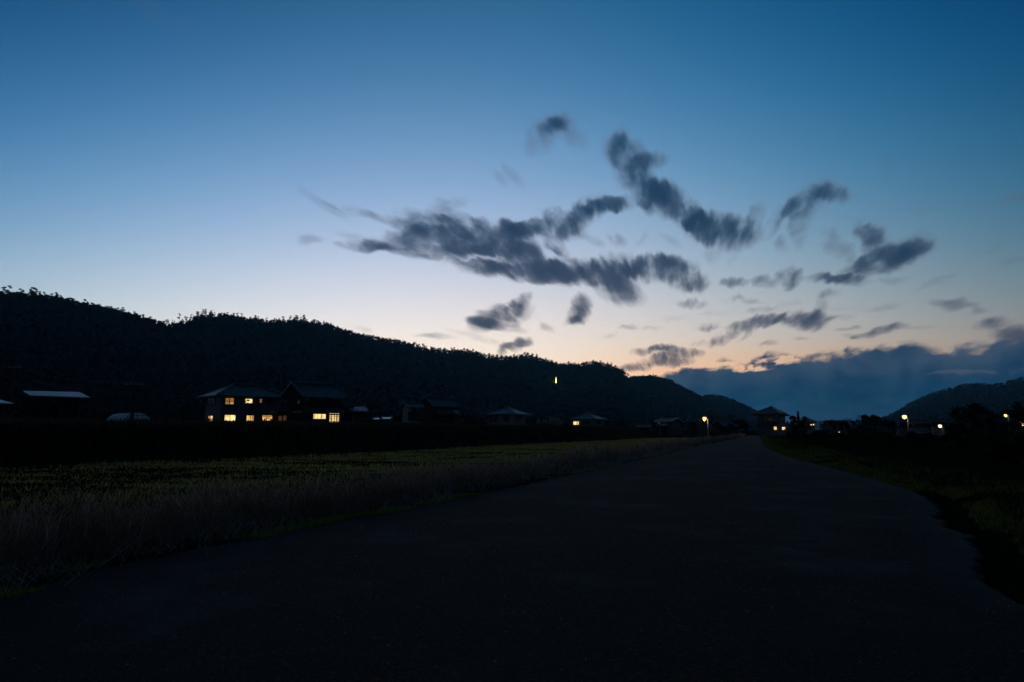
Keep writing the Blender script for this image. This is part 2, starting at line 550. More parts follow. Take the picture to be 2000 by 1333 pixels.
MT = {
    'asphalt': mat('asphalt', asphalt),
    'soil': simple('soil', (0.008, 0.008, 0.005), (0.02, 0.019, 0.011), 2.0, 1.0, 0.0, 0.6),
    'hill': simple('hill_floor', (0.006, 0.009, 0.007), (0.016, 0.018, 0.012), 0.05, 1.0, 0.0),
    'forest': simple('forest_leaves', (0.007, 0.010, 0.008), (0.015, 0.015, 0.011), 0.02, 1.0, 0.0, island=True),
    'pine': simple('pine_needles', (0.02, 0.03, 0.022), (0.045, 0.055, 0.035), 0.4, 0.9, 0.1, island=True),
    'leaf': simple('broad_leaves', (0.025, 0.032, 0.02), (0.06, 0.06, 0.032), 0.4, 0.9, 0.1, island=True),
    'bush': simple('bush_leaves', (0.012, 0.018, 0.012), (0.04, 0.045, 0.024), 0.6, 0.9, 0.1, island=True),
    'bark': simple('bark', (0.02, 0.016, 0.012), (0.05, 0.04, 0.03), 2.0, 0.95, 0.1, 0.4),
    'dry': simple('dry_grass', (0.18, 0.09, 0.06), (0.58, 0.35, 0.245), 0.9, 0.9, 0.1, island=True, thin=0.5),
    'stub': simple('field_grass', (0.30, 0.23, 0.06), (0.70, 0.55, 0.16), 0.35, 0.9, 0.1, island=True, thin=0.5),
    'bankg': simple('bank_grass', (0.035, 0.034, 0.020), (0.12, 0.10, 0.075), 0.25, 0.95, 0.05, island=True, thin=0.5),
    'weed': simple('green_weeds', (0.06, 0.075, 0.014), (0.20, 0.21, 0.05), 0.5, 0.9, 0.1, island=True, thin=0.5),
    'moss': simple('moss_grass', (0.20, 0.25, 0.02), (0.40, 0.46, 0.06), 1.2, 0.9, 0.1, island=True, thin=0.5),
    'straw': simple('straw', (0.28, 0.24, 0.20), (0.60, 0.55, 0.50), 1.0, 0.8, 0.2, island=True, thin=0.5),
    'plume': simple('plume', (0.30, 0.27, 0.24), (0.55, 0.50, 0.46), 2.0, 0.9, 0.1, island=True, thin=0.5),
    'stone': simple('pebbles', (0.05, 0.05, 0.055), (0.32, 0.32, 0.33), 8.0, 0.7, 0.3, island=True),
    'wall_grey': simple('wall_grey', (0.13, 0.145, 0.175), (0.21, 0.225, 0.26), 0.7, 0.85, 0.2),
    'wall_dark': simple('wall_dark_wood', (0.022, 0.016, 0.012), (0.05, 0.038, 0.03), 1.2, 0.85, 0.2),
    'wall_white': simple('wall_plaster', (0.22, 0.215, 0.21), (0.34, 0.33, 0.32), 1.0, 0.9, 0.1),
    'wall_red': simple('wall_red', (0.10, 0.03, 0.025), (0.18, 0.055, 0.04), 1.2, 0.85, 0.2),
    'tile': tiles('roof_tiles', (0.045, 0.05, 0.058), (0.10, 0.11, 0.125)),
    'tile_blue': tiles('roof_tiles_blue', (0.07, 0.10, 0.14), (0.13, 0.17, 0.22)),
    'tile_dark': simple('old_roof_tiles', (0.018, 0.02, 0.024), (0.04, 0.044, 0.05), 1.5, 0.8, 0.2, 0.3),
    'ridge': simple('ridge_tiles', (0.10, 0.11, 0.12), (0.20, 0.21, 0.22), 1.5, 0.5, 0.4),
    'tin': simple('tin_roof', (0.26, 0.29, 0.32), (0.42, 0.45, 0.48), 1.0, 0.30, 0.5, metallic=0.7),
    'poly': simple('sheet_painted_light', (0.58, 0.76, 0.90), (0.70, 0.86, 0.96), 0.8, 0.4, 0.6, metallic=0.2),  # lit side of the roof ribs, put into the colour
    'pan_shade': simple('sheet_painted_shade', (0.04, 0.12, 0.21), (0.08, 0.18, 0.30), 0.8, 0.95, 0.0),  # same sheet, darker: shade between the ribs put into the colour
    'vinyl': simple('vinyl_film', (0.74, 0.86, 0.93), (0.84, 0.93, 0.98), 1.2, 0.3, 0.8, thin=0.6),
    'metal': simple('galvanised', (0.12, 0.12, 0.12), (0.25, 0.25, 0.25), 4.0, 0.5, 0.5, metallic=0.6),
    'wood': simple('pole_wood', (0.03, 0.028, 0.026), (0.06, 0.055, 0.05), 3.0, 0.9, 0.1),
    'concrete': simple('concrete', (0.10, 0.10, 0.10), (0.18, 0.18, 0.175), 2.0, 0.9, 0.2),
    'frame': simple('window_frame', (0.015, 0.013, 0.012), (0.03, 0.026, 0.024), 4.0, 0.6, 0.3),
    'glass_dark': simple('dark_glass', (0.012, 0.014, 0.018), (0.03, 0.034, 0.04), 0.8, 0.12, 0.5),
    'lit_white': glow('lit_white', (1.0, 0.74, 0.30), 1.25),
    'lit_warm': glow('lit_warm', (1.0, 0.60, 0.17), 0.95),
    'lit_amber': glow('lit_amber', (1.0, 0.46, 0.09), 0.50),
    'lit_curtain': glow('lit_curtain', (1.0, 0.46, 0.12), 0.28),
    'lit_dim': glow('lit_dim', (1.0, 0.42, 0.12), 0.055),
    'lit_yellow': glow('lit_yellow', (1.0, 0.88, 0.24), 1.2),
    'bulb': glow('bulb_warm', (1.0, 0.56, 0.16), 2.2),
    'bulb_yellow': glow('bulb_yellow', (1.0, 0.66, 0.18), 2.4),
    'bulb_red': glow('bulb_red', (1.0, 0.22, 0.05), 2.0),
    'bulb_white': glow('bulb_white', (1.0, 0.80, 0.50), 1.8),
}


# ------------------------------------------------------------------ mesh helpers
def link(name, me, parent=None):
    o = bpy.data.objects.new(name, me)
    COL.objects.link(o)
    if parent is not None:
        o.parent = parent
    return o


def tag(o, label=None, cat=None, group=None, kind=None):
    if label:
        o['label'] = label
    if cat:
        o['category'] = cat
    if group:
        o['group'] = group
    if kind:
        o['kind'] = kind
    return o


def empty(name, loc, rz=0.0):
    o = bpy.data.objects.new(name, None)
    COL.objects.link(o)
    o.location = [float(v) for v in loc]
    o.rotation_euler = (0, 0, rz)
    o.empty_display_size = 0.3
    return o


def npmesh(name, v, f, m):
    """mesh from arrays; f is (n,3) or (n,4)"""
    v = np.asarray(v, np.float32)
    f = np.asarray(f, np.int32)
    me = bpy.data.meshes.new(name)
    me.vertices.add(len(v))
    me.vertices.foreach_set('co', v.ravel())
    n, kk = f.shape
    me.loops.add(n * kk)
    me.loops.foreach_set('vertex_index', f.ravel())
    me.polygons.add(n)
    me.polygons.foreach_set('loop_start', np.arange(n, dtype=np.int32) * kk)
    me.polygons.foreach_set('loop_total', np.full(n, kk, np.int32))
    me.update(calc_edges=True)
    me.materials.append(MT[m])
    return me


class MB:
    """collects boxes, prisms and tubes for ONE part"""
    def __init__(self):
        self.v, self.f = [], []

    def poly(self, pts, faces):
        o = len(self.v)
        self.v += [tuple(map(float, p)) for p in pts]
        self.f += [tuple(i + o for i in q) for q in faces]
        return self

    def box(self, a, b):
        x0, y0, z0 = a
        x1, y1, z1 = b
        return self.poly([(x0, y0, z0), (x1, y0, z0), (x1, y1, z0), (x0, y1, z0), (x0, y0, z1), (x1, y0, z1), (x1, y1, z1), (x0, y1, z1)],
                         [(3, 2, 1, 0), (4, 5, 6, 7), (0, 1, 5, 4), (1, 2, 6, 5), (2, 3, 7, 6), (3, 0, 4, 7)])

    def tube(self, pts, radii, n=8, cap=True):
        pts = [Vector(p) for p in pts]
        if not hasattr(radii, '__len__'):
            radii = [radii] * len(pts)
        rings = []
        for i, p in enumerate(pts):
            d = (pts[min(i + 1, len(pts) - 1)] - pts[max(i - 1, 0)]).normalized()
            u = d.cross(Vector((0, 0, 1)))
            if u.length < 1e-3:
                u = Vector((1, 0, 0))
            u.normalize()
            w = d.cross(u)
            rings.append([p + (u * math.cos(2 * math.pi * k / n) + w * math.sin(2 * math.pi * k / n)) * radii[i] for k in range(n)])
        o = len(self.v)
        for r_ in rings:
            self.v += [tuple(q) for q in r_]
        for i in range(len(rings) - 1):
            for k in range(n):
                a, b = o + i * n + k, o + i * n + (k + 1) % n
                self.f.append((a, b, b + n, a + n))
        if cap:
            self.f.append(tuple(o + k for k in range(n))[::-1])
            self.f.append(tuple(o + (len(rings) - 1) * n + k for k in range(n)))
        return self

    def build(self, name, m, parent=None, smooth=False):
        me = bpy.data.meshes.new(name)
        me.from_pydata(self.v, [], self.f)
        me.materials.append(MT[m])
        if smooth:
            me.polygons.foreach_set('use_smooth', [True] * len(me.polygons))
        me.update()
        return link(name, me, parent)


# ------------------------------------------------------------------ the lie of the land
LE = [(0, 1166), (175, 1117), (350, 1080), (525, 1042), (675, 1012), (750, 1004), (850, 980), (1000, 951), (1200, 908), (1350, 873),
      (1425, 859), (1462, 851.5)]
RE = [(2000, 1182), (1965, 1156), (1902, 1128), (1910, 1076), (1902, 1048), (1860, 1033), (1836, 1015), (1832, 988), (1790, 962),
      (1737, 945), (1650, 921), (1541, 893), (1495, 875), (1488, 862), (1484, 851.5)]
le = np.array([ground_at(*p)[:2] for p in LE])
re_ = np.array([ground_at(*p)[:2] for p in RE])
le = np.vstack([[le[0] + (-5.0, -8.0)], [le[0] + (-1.4, -2.2)], le, [[le[-1][0] + 30, 260]]])
re_ = np.vstack([[(9.0, -6.0)], [(6.0, 2.2)], re_, [[re_[-1][0] + 31, 260]]])


def xl(y):
    y = np.asarray(y, float)
    return np.interp(y, le[:, 1], le[:, 0]) + 0.06 * np.sin(y * 1.9) * np.exp(-y / 60) + 0.04 * np.sin(y * 5.3 + 1)


def xr(y):
    y = np.asarray(y, float)
    return np.interp(y, re_[:, 1], re_[:, 0]) + 0.03 * np.sin(y * 6.1) + 0.02 * np.sin(y * 13 + 1)


BANK = np.array([(-95, -60), (-40, 4), (-22, 27), (-12.5, 39), (-6, 54), (0.5, 71), (15, 101), (27, 135), (34, 170), (46, 260), (90, 600)], float)


def xb(y):
    return np.interp(y, BANK[:, 1], BANK[:, 0])


def sstep(a, b, x):
    t_ = np.clip((x - a) / (b - a), 0, 1)
    return t_ * t_ * (3 - 2 * t_)


def vnoise(x, y, s, seed=0):
    """cheap smooth noise"""
    x = x * s
    y = y * s
    return (np.sin(x * 1.3 + y * 0.7 + seed) * np.sin(y * 1.7 - x * 0.4 + seed * 2.1) + 0.5 * np.sin(x * 2.9 - y * 2.1 + seed * 3.7) * np.sin(y * 3.3 + x * 1.1 + seed)) / 1.5


FIELD = -0.42
TOP = 1.36


def gz(x, y):
    x = np.asarray(x, float)
    y = np.asarray(y, float)
    dl = xl(y) - x
    dr = x - xr(y)
    fade = sstep(260, 150, y)
    z = np.full(np.broadcast(x, y).shape, -0.035)
    z = z + sstep(0.0, 0.35, dl) * 0.05
    z = z + sstep(0.9, 2.4, dl) * (FIELD - 0.02) * fade
    z = z + sstep(0.1, 0.9, dr) * 0.06 - sstep(2.5, 6.0, dr) * 0.45 * fade
    s = (xb(y) - x) * 0.84
    b = sstep(-0.2, 3.2, s) * (TOP - FIELD) * sstep(330, 150, y)
    z = z + np.where(dl > 1.5, b, 0)
    amp = np.where((dl > 0.3) | (dr > 0.3), 0.035, 0.0)
    z = z + vnoise(x, y, 1.1, 3) * amp + vnoise(x, y, 0.31, 8) * amp * 1.6
    return z


def axis(a, b, near, step, grow):
    out_ = [near]
    s = step
    v = near
    while v < b:
        v += s
        s *= grow
        out_.append(min(v, b))
    s = step
    v = near
    while v > a:
        v -= s
        s *= grow
        out_.append(max(v, a))
    return np.array(sorted(set(out_)))


gx = axis(-6500, 6500, 2.0, 0.22, 1.028)
gy = axis(-2500, 9000, 8.0, 0.22, 1.024)
GX, GY = np.meshgrid(gx, gy)
GZ = gz(GX, GY)
nx, ny = len(gx), len(gy)
ii = np.arange(nx * ny).reshape(ny, nx)
quads = np.stack([ii[:-1, :-1], ii[:-1, 1:], ii[1:, 1:], ii[1:, :-1]], -1).reshape(-1, 4)
tag(link('ground', npmesh('ground', np.stack([GX, GY, GZ], -1).reshape(-1, 3), quads, 'soil')), kind='structure')

# road sheet with a ragged, slightly rounded edge
ry = np.concatenate([np.arange(-6, 30, 0.12), np.arange(30, 80, 0.5), np.arange(80, 262, 2.0)])
prof = [(-0.02, -0.07), (0.0, -0.006), (0.06, 0.004)]
rows = []
for y in ry:
    a, b = float(xl(y)), float(xr(y))
    j1, j2 = 0.03 * rng.standard_normal(2) * (1 if y < 30 else 0.3)
    a += j1
    b += j2
    xs = [a + p[0] for p in prof] + list(np.concatenate([[a + .2, a + .5], np.linspace(a + 1.2, b - 1.2, 9), [b - .75, b - .45, b - .2]])) + [b - p[0] for p in prof[::-1]]
    zs = [p[1] for p in prof] + [0.006] * 14 + [p[1] for p in prof[::-1]]
    rows.append(np.stack([xs, np.full(len(xs), y), zs], -1))
rows = np.array(rows)
rows[:, 3:-3, 2] += vnoise(rows[:, 3:-3, 0], rows[:, 3:-3, 1], 0.8, 5) * 0.006
rn, rm = rows.shape[:2]
edge_d = np.minimum(rows[..., 0] - rows[:, :1, 0] + .25, rows[:, -1:, 0] - rows[..., 0])
ii = np.arange(rn * rm).reshape(rn, rm)
quads = np.stack([ii[:-1, :-1], ii[:-1, 1:], ii[1:, 1:], ii[1:, :-1]], -1).reshape(-1, 4)
ro = tag(link('road', npmesh('road', rows.reshape(-1, 3), quads, 'asphalt')), kind='structure')
ea = ro.data.attributes.new('edge', 'FLOAT', 'POINT')
ea.data.foreach_set('value', edge_d.ravel().astype(np.float32))


# ------------------------------------------------------------------ hills
def smooth_interp(px, pts):
    pts = np.array(pts, float)
    return np.interp(px, pts[:, 0], pts[:, 1])


def hill(name, sky_pts, ridgeY, footY, tree_h, p0, p1, step=8, back=1.6, m='hill', seed=1):
    """terrain under a measured skyline: slope up from the foot to the ridge and down behind it"""
    pxs = np.arange(p0, p1 + 1, step, dtype=float)
    nv = 26
    V = np.zeros((len(pxs), nv, 3))
    ridge = []
    for i, px in enumerate(pxs):
        Yr, Yf = ridgeY(px), footY(px)
        top = at(px, smooth_interp(px, sky_pts), Yr)
        top[2] -= tree_h(px) if callable(tree_h) else tree_h
        ridge.append(top)
        for j in range(nv):
            t = j / (nv - 8)
            if t <= 1:
                Yv = Yf + (Yr - Yf) * t
                sl_ = 0.28 * t + 0.72 * (0.5 - 0.5 * math.cos(math.pi * t))
                zz = -0.5 + (EYE + 0.5) * min(1, t * 5) + (top[2] - EYE) / Yr * Yv * sl_
            else:
                u = (t - 1) / ((nv - 1) / (nv - 8) - 1)
                Yv = Yr + (Yr - Yf) * back * u
                zz = top[2] * (0.5 + 0.5 * math.cos(math.pi * u)) - 0.5
            a = (px - 1000) / F * CP
            V[i, j] = (a * Yv, Yv, zz)
        am = sstep(0, 0.25, np.arange(nv) / (nv - 8)) * (1 - sstep(0.75, 1.0, np.arange(nv) / (nv - 8)))
        V[i, :, 2] += am * vnoise(V[i, :, 0], V[i, :, 1], 0.012, seed) * 0.06 * max(10, top[2])
    ii = np.arange(len(pxs) * nv).reshape(len(pxs), nv)
    quads = np.stack([ii[:-1, :-1], ii[1:, :-1], ii[1:, 1:], ii[:-1, 1:]], -1).reshape(-1, 4)
    me = npmesh(name, V.reshape(-1, 3), quads, m)
    me.polygons.foreach_set('use_smooth', np.ones(len(me.polygons), bool))
    tag(link(name, me), kind='structure')
    return pxs, V, np.array(ridge)


S1 = [(-1200, 640), (-700, 600), (-350, 560), (-150, 552), (0, 560), (70, 566), (150, 582), (200, 594), (260, 608), (320, 625), (345, 620),
      (380, 607), (415, 603), (455, 611), (500, 617), (545, 618), (590, 617), (620, 623), (660, 638), (700, 649), (740, 656), (780, 663), (830, 677),
      (870, 681), (920, 682), (945, 691), (975, 695), (1000, 694), (1035, 690), (1060, 698), (1090, 708), (1130, 708), (1165, 704), (1190, 710),
      (1215, 720), (1240, 740), (1290, 778), (1340, 815), (1400, 845)]
S2 = [(1080, 800), (1150, 765), (1215, 738), (1245, 732), (1280, 731), (1310, 740), (1340, 756), (1365, 769), (1400, 795), (1450, 842)]
S3 = [(1290, 830), (1340, 790), (1368, 773), (1385, 770), (1412, 772), (1440, 783), (1465, 795), (1480, 804), (1510, 822), (1560, 842)]
S4 = [(1600, 842), (1690, 828), (1745, 810), (1772, 793), (1800, 777), (1840, 761), (1900, 747), (1950, 749), (2000, 738), (2060, 715), (2200, 680),
      (2500, 650), (2900, 690), (3400, 780)]
S5 = [(1380, 842), (1500, 834), (1580, 826), (1612, 821), (1650, 826), (1700, 829), (1730, 820), (1800, 812), (1950, 800), (2300, 800)]
rY1 = lambda p: 470 + 900 * max(0, (p + 300) / 1700) ** 1.5
fY1 = lambda p: 205 + 330 * max(0, (p + 100) / 1500) ** 1.4
rY2, fY2 = (lambda p: 1500), (lambda p: 700)
rY3, fY3 = (lambda p: 1900), (lambda p: 950)
rY4, fY4 = (lambda p: 1900 - 500 * min(1, max(0, (p - 1700) / 1200))), (lambda p: 700)
rY5, fY5 = (lambda p: 5200), (lambda p: 3600)
TH = 8.5
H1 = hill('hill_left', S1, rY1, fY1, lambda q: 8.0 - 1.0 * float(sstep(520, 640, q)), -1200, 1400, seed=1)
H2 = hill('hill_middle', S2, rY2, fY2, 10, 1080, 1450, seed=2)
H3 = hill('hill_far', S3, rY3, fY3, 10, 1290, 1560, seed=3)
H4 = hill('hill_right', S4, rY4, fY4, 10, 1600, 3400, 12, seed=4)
H5 = hill('hill_horizon', S5, rY5, fY5, 0, 1380, 2300, 12, seed=5)


def leaf_cloud(centers, radii, per, size, squash=0.75):
    """quads scattered in ellipsoids: centers (n,3), radii (n,), per leaves each"""
    n = len(centers)
    d = rng.standard_normal((n, per, 3))
    d /= np.linalg.norm(d, axis=2, keepdims=True) + 1e-9
    rad = rng.random((n, per, 1)) ** 0.4
    p = centers[:, None, :] + d * rad * radii[:, None, None] * np.array([1, 1, squash])
    p = p.reshape(-1, 3)
    s = np.repeat(size * np.ones(n), per) * rng.uniform(0.6, 1.3, n * per)
    u = rng.standard_normal((n * per, 3))
    u /= np.linalg.norm(u, axis=1, keepdims=True)
    w = np.cross(u, rng.standard_normal((n * per, 3)))
    w /= np.linalg.norm(w, axis=1, keepdims=True) + 1e-9
    u *= s[:, None]
    w *= s[:, None] * 0.75
    v = np.stack([p - u, p - w * 0.8, p + u, p + w * 0.9], 1).reshape(-1, 3)
    f = np.arange(len(v), dtype=np.int32).reshape(-1, 4)
    return v, f


def slope_points(H, n, visible=(-150, 2300), jmax=19):
    pxs, V, _ = H
    i = rng.uniform(0, len(pxs) - 1.001, n)
    # more trees where the slope is long
    j = rng.uniform(0.6, jmax, n)
    i0, j0 = i.astype(int), j.astype(int)
    fi, fj = (i - i0)[:, None], (j - j0)[:, None]
    p = V[i0, j0] * (1 - fi) * (1 - fj) + V[i0 + 1, j0] * fi * (1 - fj) + V[i0, j0 + 1] * (1 - fi) * fj + V[i0 + 1, j0 + 1] * fi * fj
    px = pxs[i0]
    slope_points.frac = (j / 18.0)
    keep = (px > visible[0]) & (px < visible[1])
    slope_points.frac = slope_points.frac[keep]
    return p[keep], px[keep]


def forest(name, H, n, rad, label, per=16, vis=(-150, 2300), seed=0, lift=0.72, th=TH):
    p, ppx = slope_points(H, n, vis)
    fr = slope_points.frac
    low = np.where((ppx < 620) & (H is H1), 1 - 0.55 * sstep(0.78, 0.92, fr), 1 - 0.35 * sstep(0.82, 0.98, fr))
    r = rad * rng.uniform(0.65, 1.2, len(p)) * (0.35 + 0.65 * low)
    hh = np.interp(p[:, 2], [0, 30], [0.7, 1.0]) * low
    c = p + np.stack([np.zeros(len(p)), np.zeros(len(p)), hh * th * lift * rng.uniform(0.75, 1.15, len(p))], -1)
    v, f = leaf_cloud(c, r, per, rad * 0.36, 0.9)
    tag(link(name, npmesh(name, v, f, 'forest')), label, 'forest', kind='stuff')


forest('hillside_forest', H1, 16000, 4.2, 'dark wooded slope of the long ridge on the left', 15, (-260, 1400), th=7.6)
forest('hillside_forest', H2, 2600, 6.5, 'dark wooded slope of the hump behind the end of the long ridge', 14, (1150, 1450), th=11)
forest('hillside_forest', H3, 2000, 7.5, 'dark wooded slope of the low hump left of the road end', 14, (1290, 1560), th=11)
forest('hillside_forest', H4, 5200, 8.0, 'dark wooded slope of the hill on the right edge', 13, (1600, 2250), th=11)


# skyline trees: a few kinds, each with trunk and crown, copied along the ridge
def tree_proto(kind, seed):
    r_ = np.random.default_rng(seed)
    tr = MB()
    if kind == 'pine':
        h = 10.0
        bend = r_.uniform(-0.6, 0.6, 2)
        path = [(bend[0] * t * t, bend[1] * t * t, h * t * 0.95) for t in np.linspace(0, 1, 6)]
        tr.tube(path, list(np.linspace(0.2, 0.06, 6)), 6)
        cs, rs = [], []
        ncl = int(r_.integers(4, 7))
        for q in range(ncl):
            t = r_.uniform(0.45, 1.0)
            a = r_.uniform(0, 2 * math.pi)
            ext = r_.uniform(0.3, 1.6) * (1.25 - t) * 1.9
            base = np.array([bend[0] * t * t, bend[1] * t * t, h * t])
            tip = base + np.array([math.cos(a) * ext, math.sin(a) * ext, 0.3])
            tr.tube([base - (0, 0, 0.3), tip], [0.07, 0.03], 5)
            cs.append(tip)
            rs.append(r_.uniform(0.9, 1.7))
        cs.append(np.array([bend[0], bend[1], h]))
        rs.append(1.5)
        v, f = leaf_cloud(np.array(cs), np.array(rs), 100, 0.33, 0.55)
        m = 'pine'
    else:
        h = 9.0
        tr.tube([(0, 0, -0.5), (0.1, 0, h * 0.35), (0.15, 0.1, h * 0.6), (0.1, 0.0, h * 0.85)], [0.24, 0.18, 0.12, 0.05], 6)
        cs, rs = [], []
        for q in range(11):
            a = r_.uniform(0, 2 * math.pi)
            t = r_.uniform(0.38, 0.95)
            ext = math.sin(math.pi * min(1, t * 0.95)) * r_.uniform(0.8, 2.9)
            base = np.array([0.1, 0.05, h * (t - 0.16)])
            tip = np.array([math.cos(a) * ext, math.sin(a) * ext, h * t])
            tr.tube([base, tip], [0.08, 0.03], 5)
            cs.append(tip)
            rs.append(r_.uniform(0.9, 1.7))
        v, f = leaf_cloud(np.array(cs), np.array(rs), 60, 0.30, 0.75)
        m = 'leaf'
    mt = bpy.data.meshes.new('trunk')
    mt.from_pydata(tr.v, [], tr.f)
    mt.materials.append(MT['bark'])
    return mt, npmesh('crown', v, f, m)


PINES = [tree_proto('pine', s) for s in range(6)]
BROADS = [tree_proto('broad', 50 + s) for s in range(5)]


def plant(proto, name, loc, s, rz, label, cat, group, sz=None):
    t = empty(name, loc, rz)
    t.scale = (s, s, sz or s)
    link('trunk', proto[0], t)
    link('crown', proto[1], t)
    return tag(t, label, cat, group)


def ridge_tree(H, px, kind, s, label, group, off=0.0):
    pxs, V, ridge = H
    i = np.interp(px, pxs, np.arange(len(pxs)))
    i0 = min(int(i), len(pxs) - 2)
    p = ridge[i0] * (1 - (i - i0)) + ridge[i0 + 1] * (i - i0)
    p = p + np.array([0, off, -0.6])
    pr = PINES if kind == 'pine' else BROADS
    plant(pr[random.randrange(len(pr))], 'pine_tree' if kind == 'pine' else 'broadleaf_tree', p, s, random.uniform(0, 6.28), label,
          'tree', group, s * random.uniform(0.85, 1.1))


lab_p = 'spindly umbrella-topped pine on the skyline of the long left ridge'
grp_p = 'pines along the left ridge skyline'
p = -8.0
while p < 600:
    if not 306 < p < 326:
        ridge_tree(H1, p, 'pine', random.choice([0.48, 0.56, 0.64, 0.7, 0.76, 0.88]) * (1.0 if p < 330 else 0.9), lab_p, grp_p, random.uniform(-8, 8))
    p += random.choice([2.0, 3.0, 4.0, 5.0, 6.0, 9.0])
lab_b = 'round-topped broadleaf tree on the skyline of the long left ridge beneath the afterglow'
grp_b = 'broadleaf trees along the left ridge skyline'
p = 606.0
while p < 1240:
    ridge_tree(H1, p, 'broad', random.uniform(0.75, 1.15) * (0.65 if p < 760 else 1.0), lab_b, grp_b, random.uniform(-8, 8))
    p += random.choice([5.0, 6.5, 8.0, 9.5])


# ------------------------------------------------------------------ houses
def hat(px, Y):
    """ground x at pixel column px and depth Y (vertical plane)"""
    return (px - 1000) / F * CP * Y


def solve(c, d, px):
    k = (px - 1000) / F * CP
    return (k * c[1] - c[0]) / (d[0] - k * d[1])


class House:
    def __init__(self, name, label, px_c, Y, rz, px_front, px_side, side, py_eave, py_ridge, roof, wall, tile, zg=None, over=0.7, cat='house', ridge_frac=None, group=None):
        """px_c: column of the near vertical corner; front wall runs from it to px_front, side wall to px_side.
        side = -1: the left side wall shows (corner is front-left), +1: the right one."""
        th = R(rz)
        ux, uy = math.cos(th), math.sin(th)
        c = np.array([hat(px_c, Y), Y])
        fd = np.array([ux, uy]) * (-side)
        sd = np.array([-uy, ux])
        w = solve(c, fd, px_front)
        d = solve(c, sd, px_side)
        self.w, self.d, self.th = abs(w), abs(d), th
        left = c if side < 0 else c + fd * w
        self.o = left                    # front-left corner
        self.u, self.n = np.array([ux, uy]), np.array([uy, -ux])
        cen = left + self.u * self.w / 2 + sd * self.d / 2
        self.zg = float(gz(cen[0], cen[1])) - 0.15 if zg is None else zg
        self.root = empty(name, (cen[0], cen[1], self.zg), th)
        tag(self.root, label, cat, group)
        self.eave = at(px_c, py_eave, Y)[2] - self.zg
        rid = at((px_c + px_front) / 2, py_ridge, cen[1])[2] - self.zg
        self.ridge = max(rid, self.eave + 0.4)
        W2, D2, E, RZ = self.w / 2, self.d / 2, self.eave, self.ridge
        o_ = over
        sl = (RZ - E) / D2
        mb = MB().box((-W2, -D2, 0), (W2, D2, E + (max(0, .5 * sl * o_ - .16) if roof == 'gable' else 0)))
        if roof == 'gable':
            mb.poly([(-W2, -D2, E), (-W2, D2, E), (-W2, 0, RZ - 0.12)], [(0, 1, 2)])
            mb.poly([(W2, -D2, E), (W2, D2, E), (W2, 0, RZ - 0.12)], [(2, 1, 0)])
        self.wall = mb.build('wall', wall, self.root)
        ze = E - sl * o_ * 0.15
        tk = 0.16
        A, B = W2 + o_, D2 + o_
        if roof == 'hip':
            rl = max(0.15, (W2 + o_) - (D2 + o_) * (1.0 if ridge_frac is None else ridge_frac))
            pts = [(-A, -B, ze), (A, -B, ze), (A, B, ze), (-A, B, ze), (-rl, 0, RZ), (rl, 0, RZ)]
            low = [(x, y, z - tk) for x, y, z in pts[:4]]
            rf = MB().poly(pts + low, [(0, 1, 5, 4), (1, 2, 5), (2, 3, 4, 5), (3, 0, 4), (1, 0, 6, 7), (2, 1, 7, 8), (3, 2, 8, 9), (0, 3, 9, 6), (6, 9, 8, 7)])
            hips = [((-rl, 0, RZ), (-A, -B, ze)), ((rl, 0, RZ), (A, -B, ze)), ((-rl, 0, RZ), (-A, B, ze)), ((rl, 0, RZ), (A, B, ze))]
        else:
            rl = A
            pts = [(-A, -B, ze), (A, -B, ze), (A, 0, RZ), (-A, 0, RZ), (-A, B, ze), (A, B, ze)]
            low = [(x, y, z - tk) for x, y, z in pts]
            rf = MB().poly(pts + low, [(0, 1, 2, 3), (3, 2, 5, 4), (1, 0, 6, 7), (4, 5, 11, 10), (0, 3, 9, 6), (3, 4, 10, 9), (2, 1, 7, 8), (5, 2, 8, 11), (6, 9, 8, 7), (9, 10, 11, 8)])
            hips = [((-A + .1, 0, RZ), (-A + .1, -B, ze)), ((A - .1, 0, RZ), (A - .1, -B, ze)), ((-A + .1, 0, RZ), (-A + .1, B, ze)), ((A - .1, 0, RZ), (A - .1, B, ze))]
        self.roof = rf.build('roof', tile, self.root)
        MB().box((-rl - .1, -0.17, RZ - 0.05), (rl + .1, 0.17, RZ + 0.28)).build('ridge', 'ridge', self.roof)
        for a, b in hips:
            MB().tube([(a[0], a[1], a[2] + .03), (b[0], b[1], b[2] + .05)], 0.13, 6).build('hip_tiles', 'ridge', self.roof)

    def front(self, px, py):
        """local (u, z) on the front wall under a pixel"""
        d = ray(px, py)
        o3 = np.array([0, 0, EYE])
        n = np.array([self.n[0], self.n[1], 0])
        t = np.dot(np.array([*self.o, 0]) - o3, n) / np.dot(d, n)
        p_ = o3 + d * t
        return float(np.dot(p_[:2] - self.o, self.u) - self.w / 2), float(p_[2] - self.zg)

    def sidew(self, px, py, s=-1):
        """local (v, z) on a side wall under a pixel"""
        d = ray(px, py)
        o3 = np.array([0, 0, EYE])
        n = np.array([self.u[0], self.u[1], 0]) * s
        org = self.o if s < 0 else self.o + self.u * self.w
        t = np.dot(np.array([*org, 0]) - o3, n) / np.dot(d, n)
        p_ = o3 + d * t
        return float(np.dot(p_[:2] - org, -self.n) - self.d / 2), float(p_[2] - self.zg)

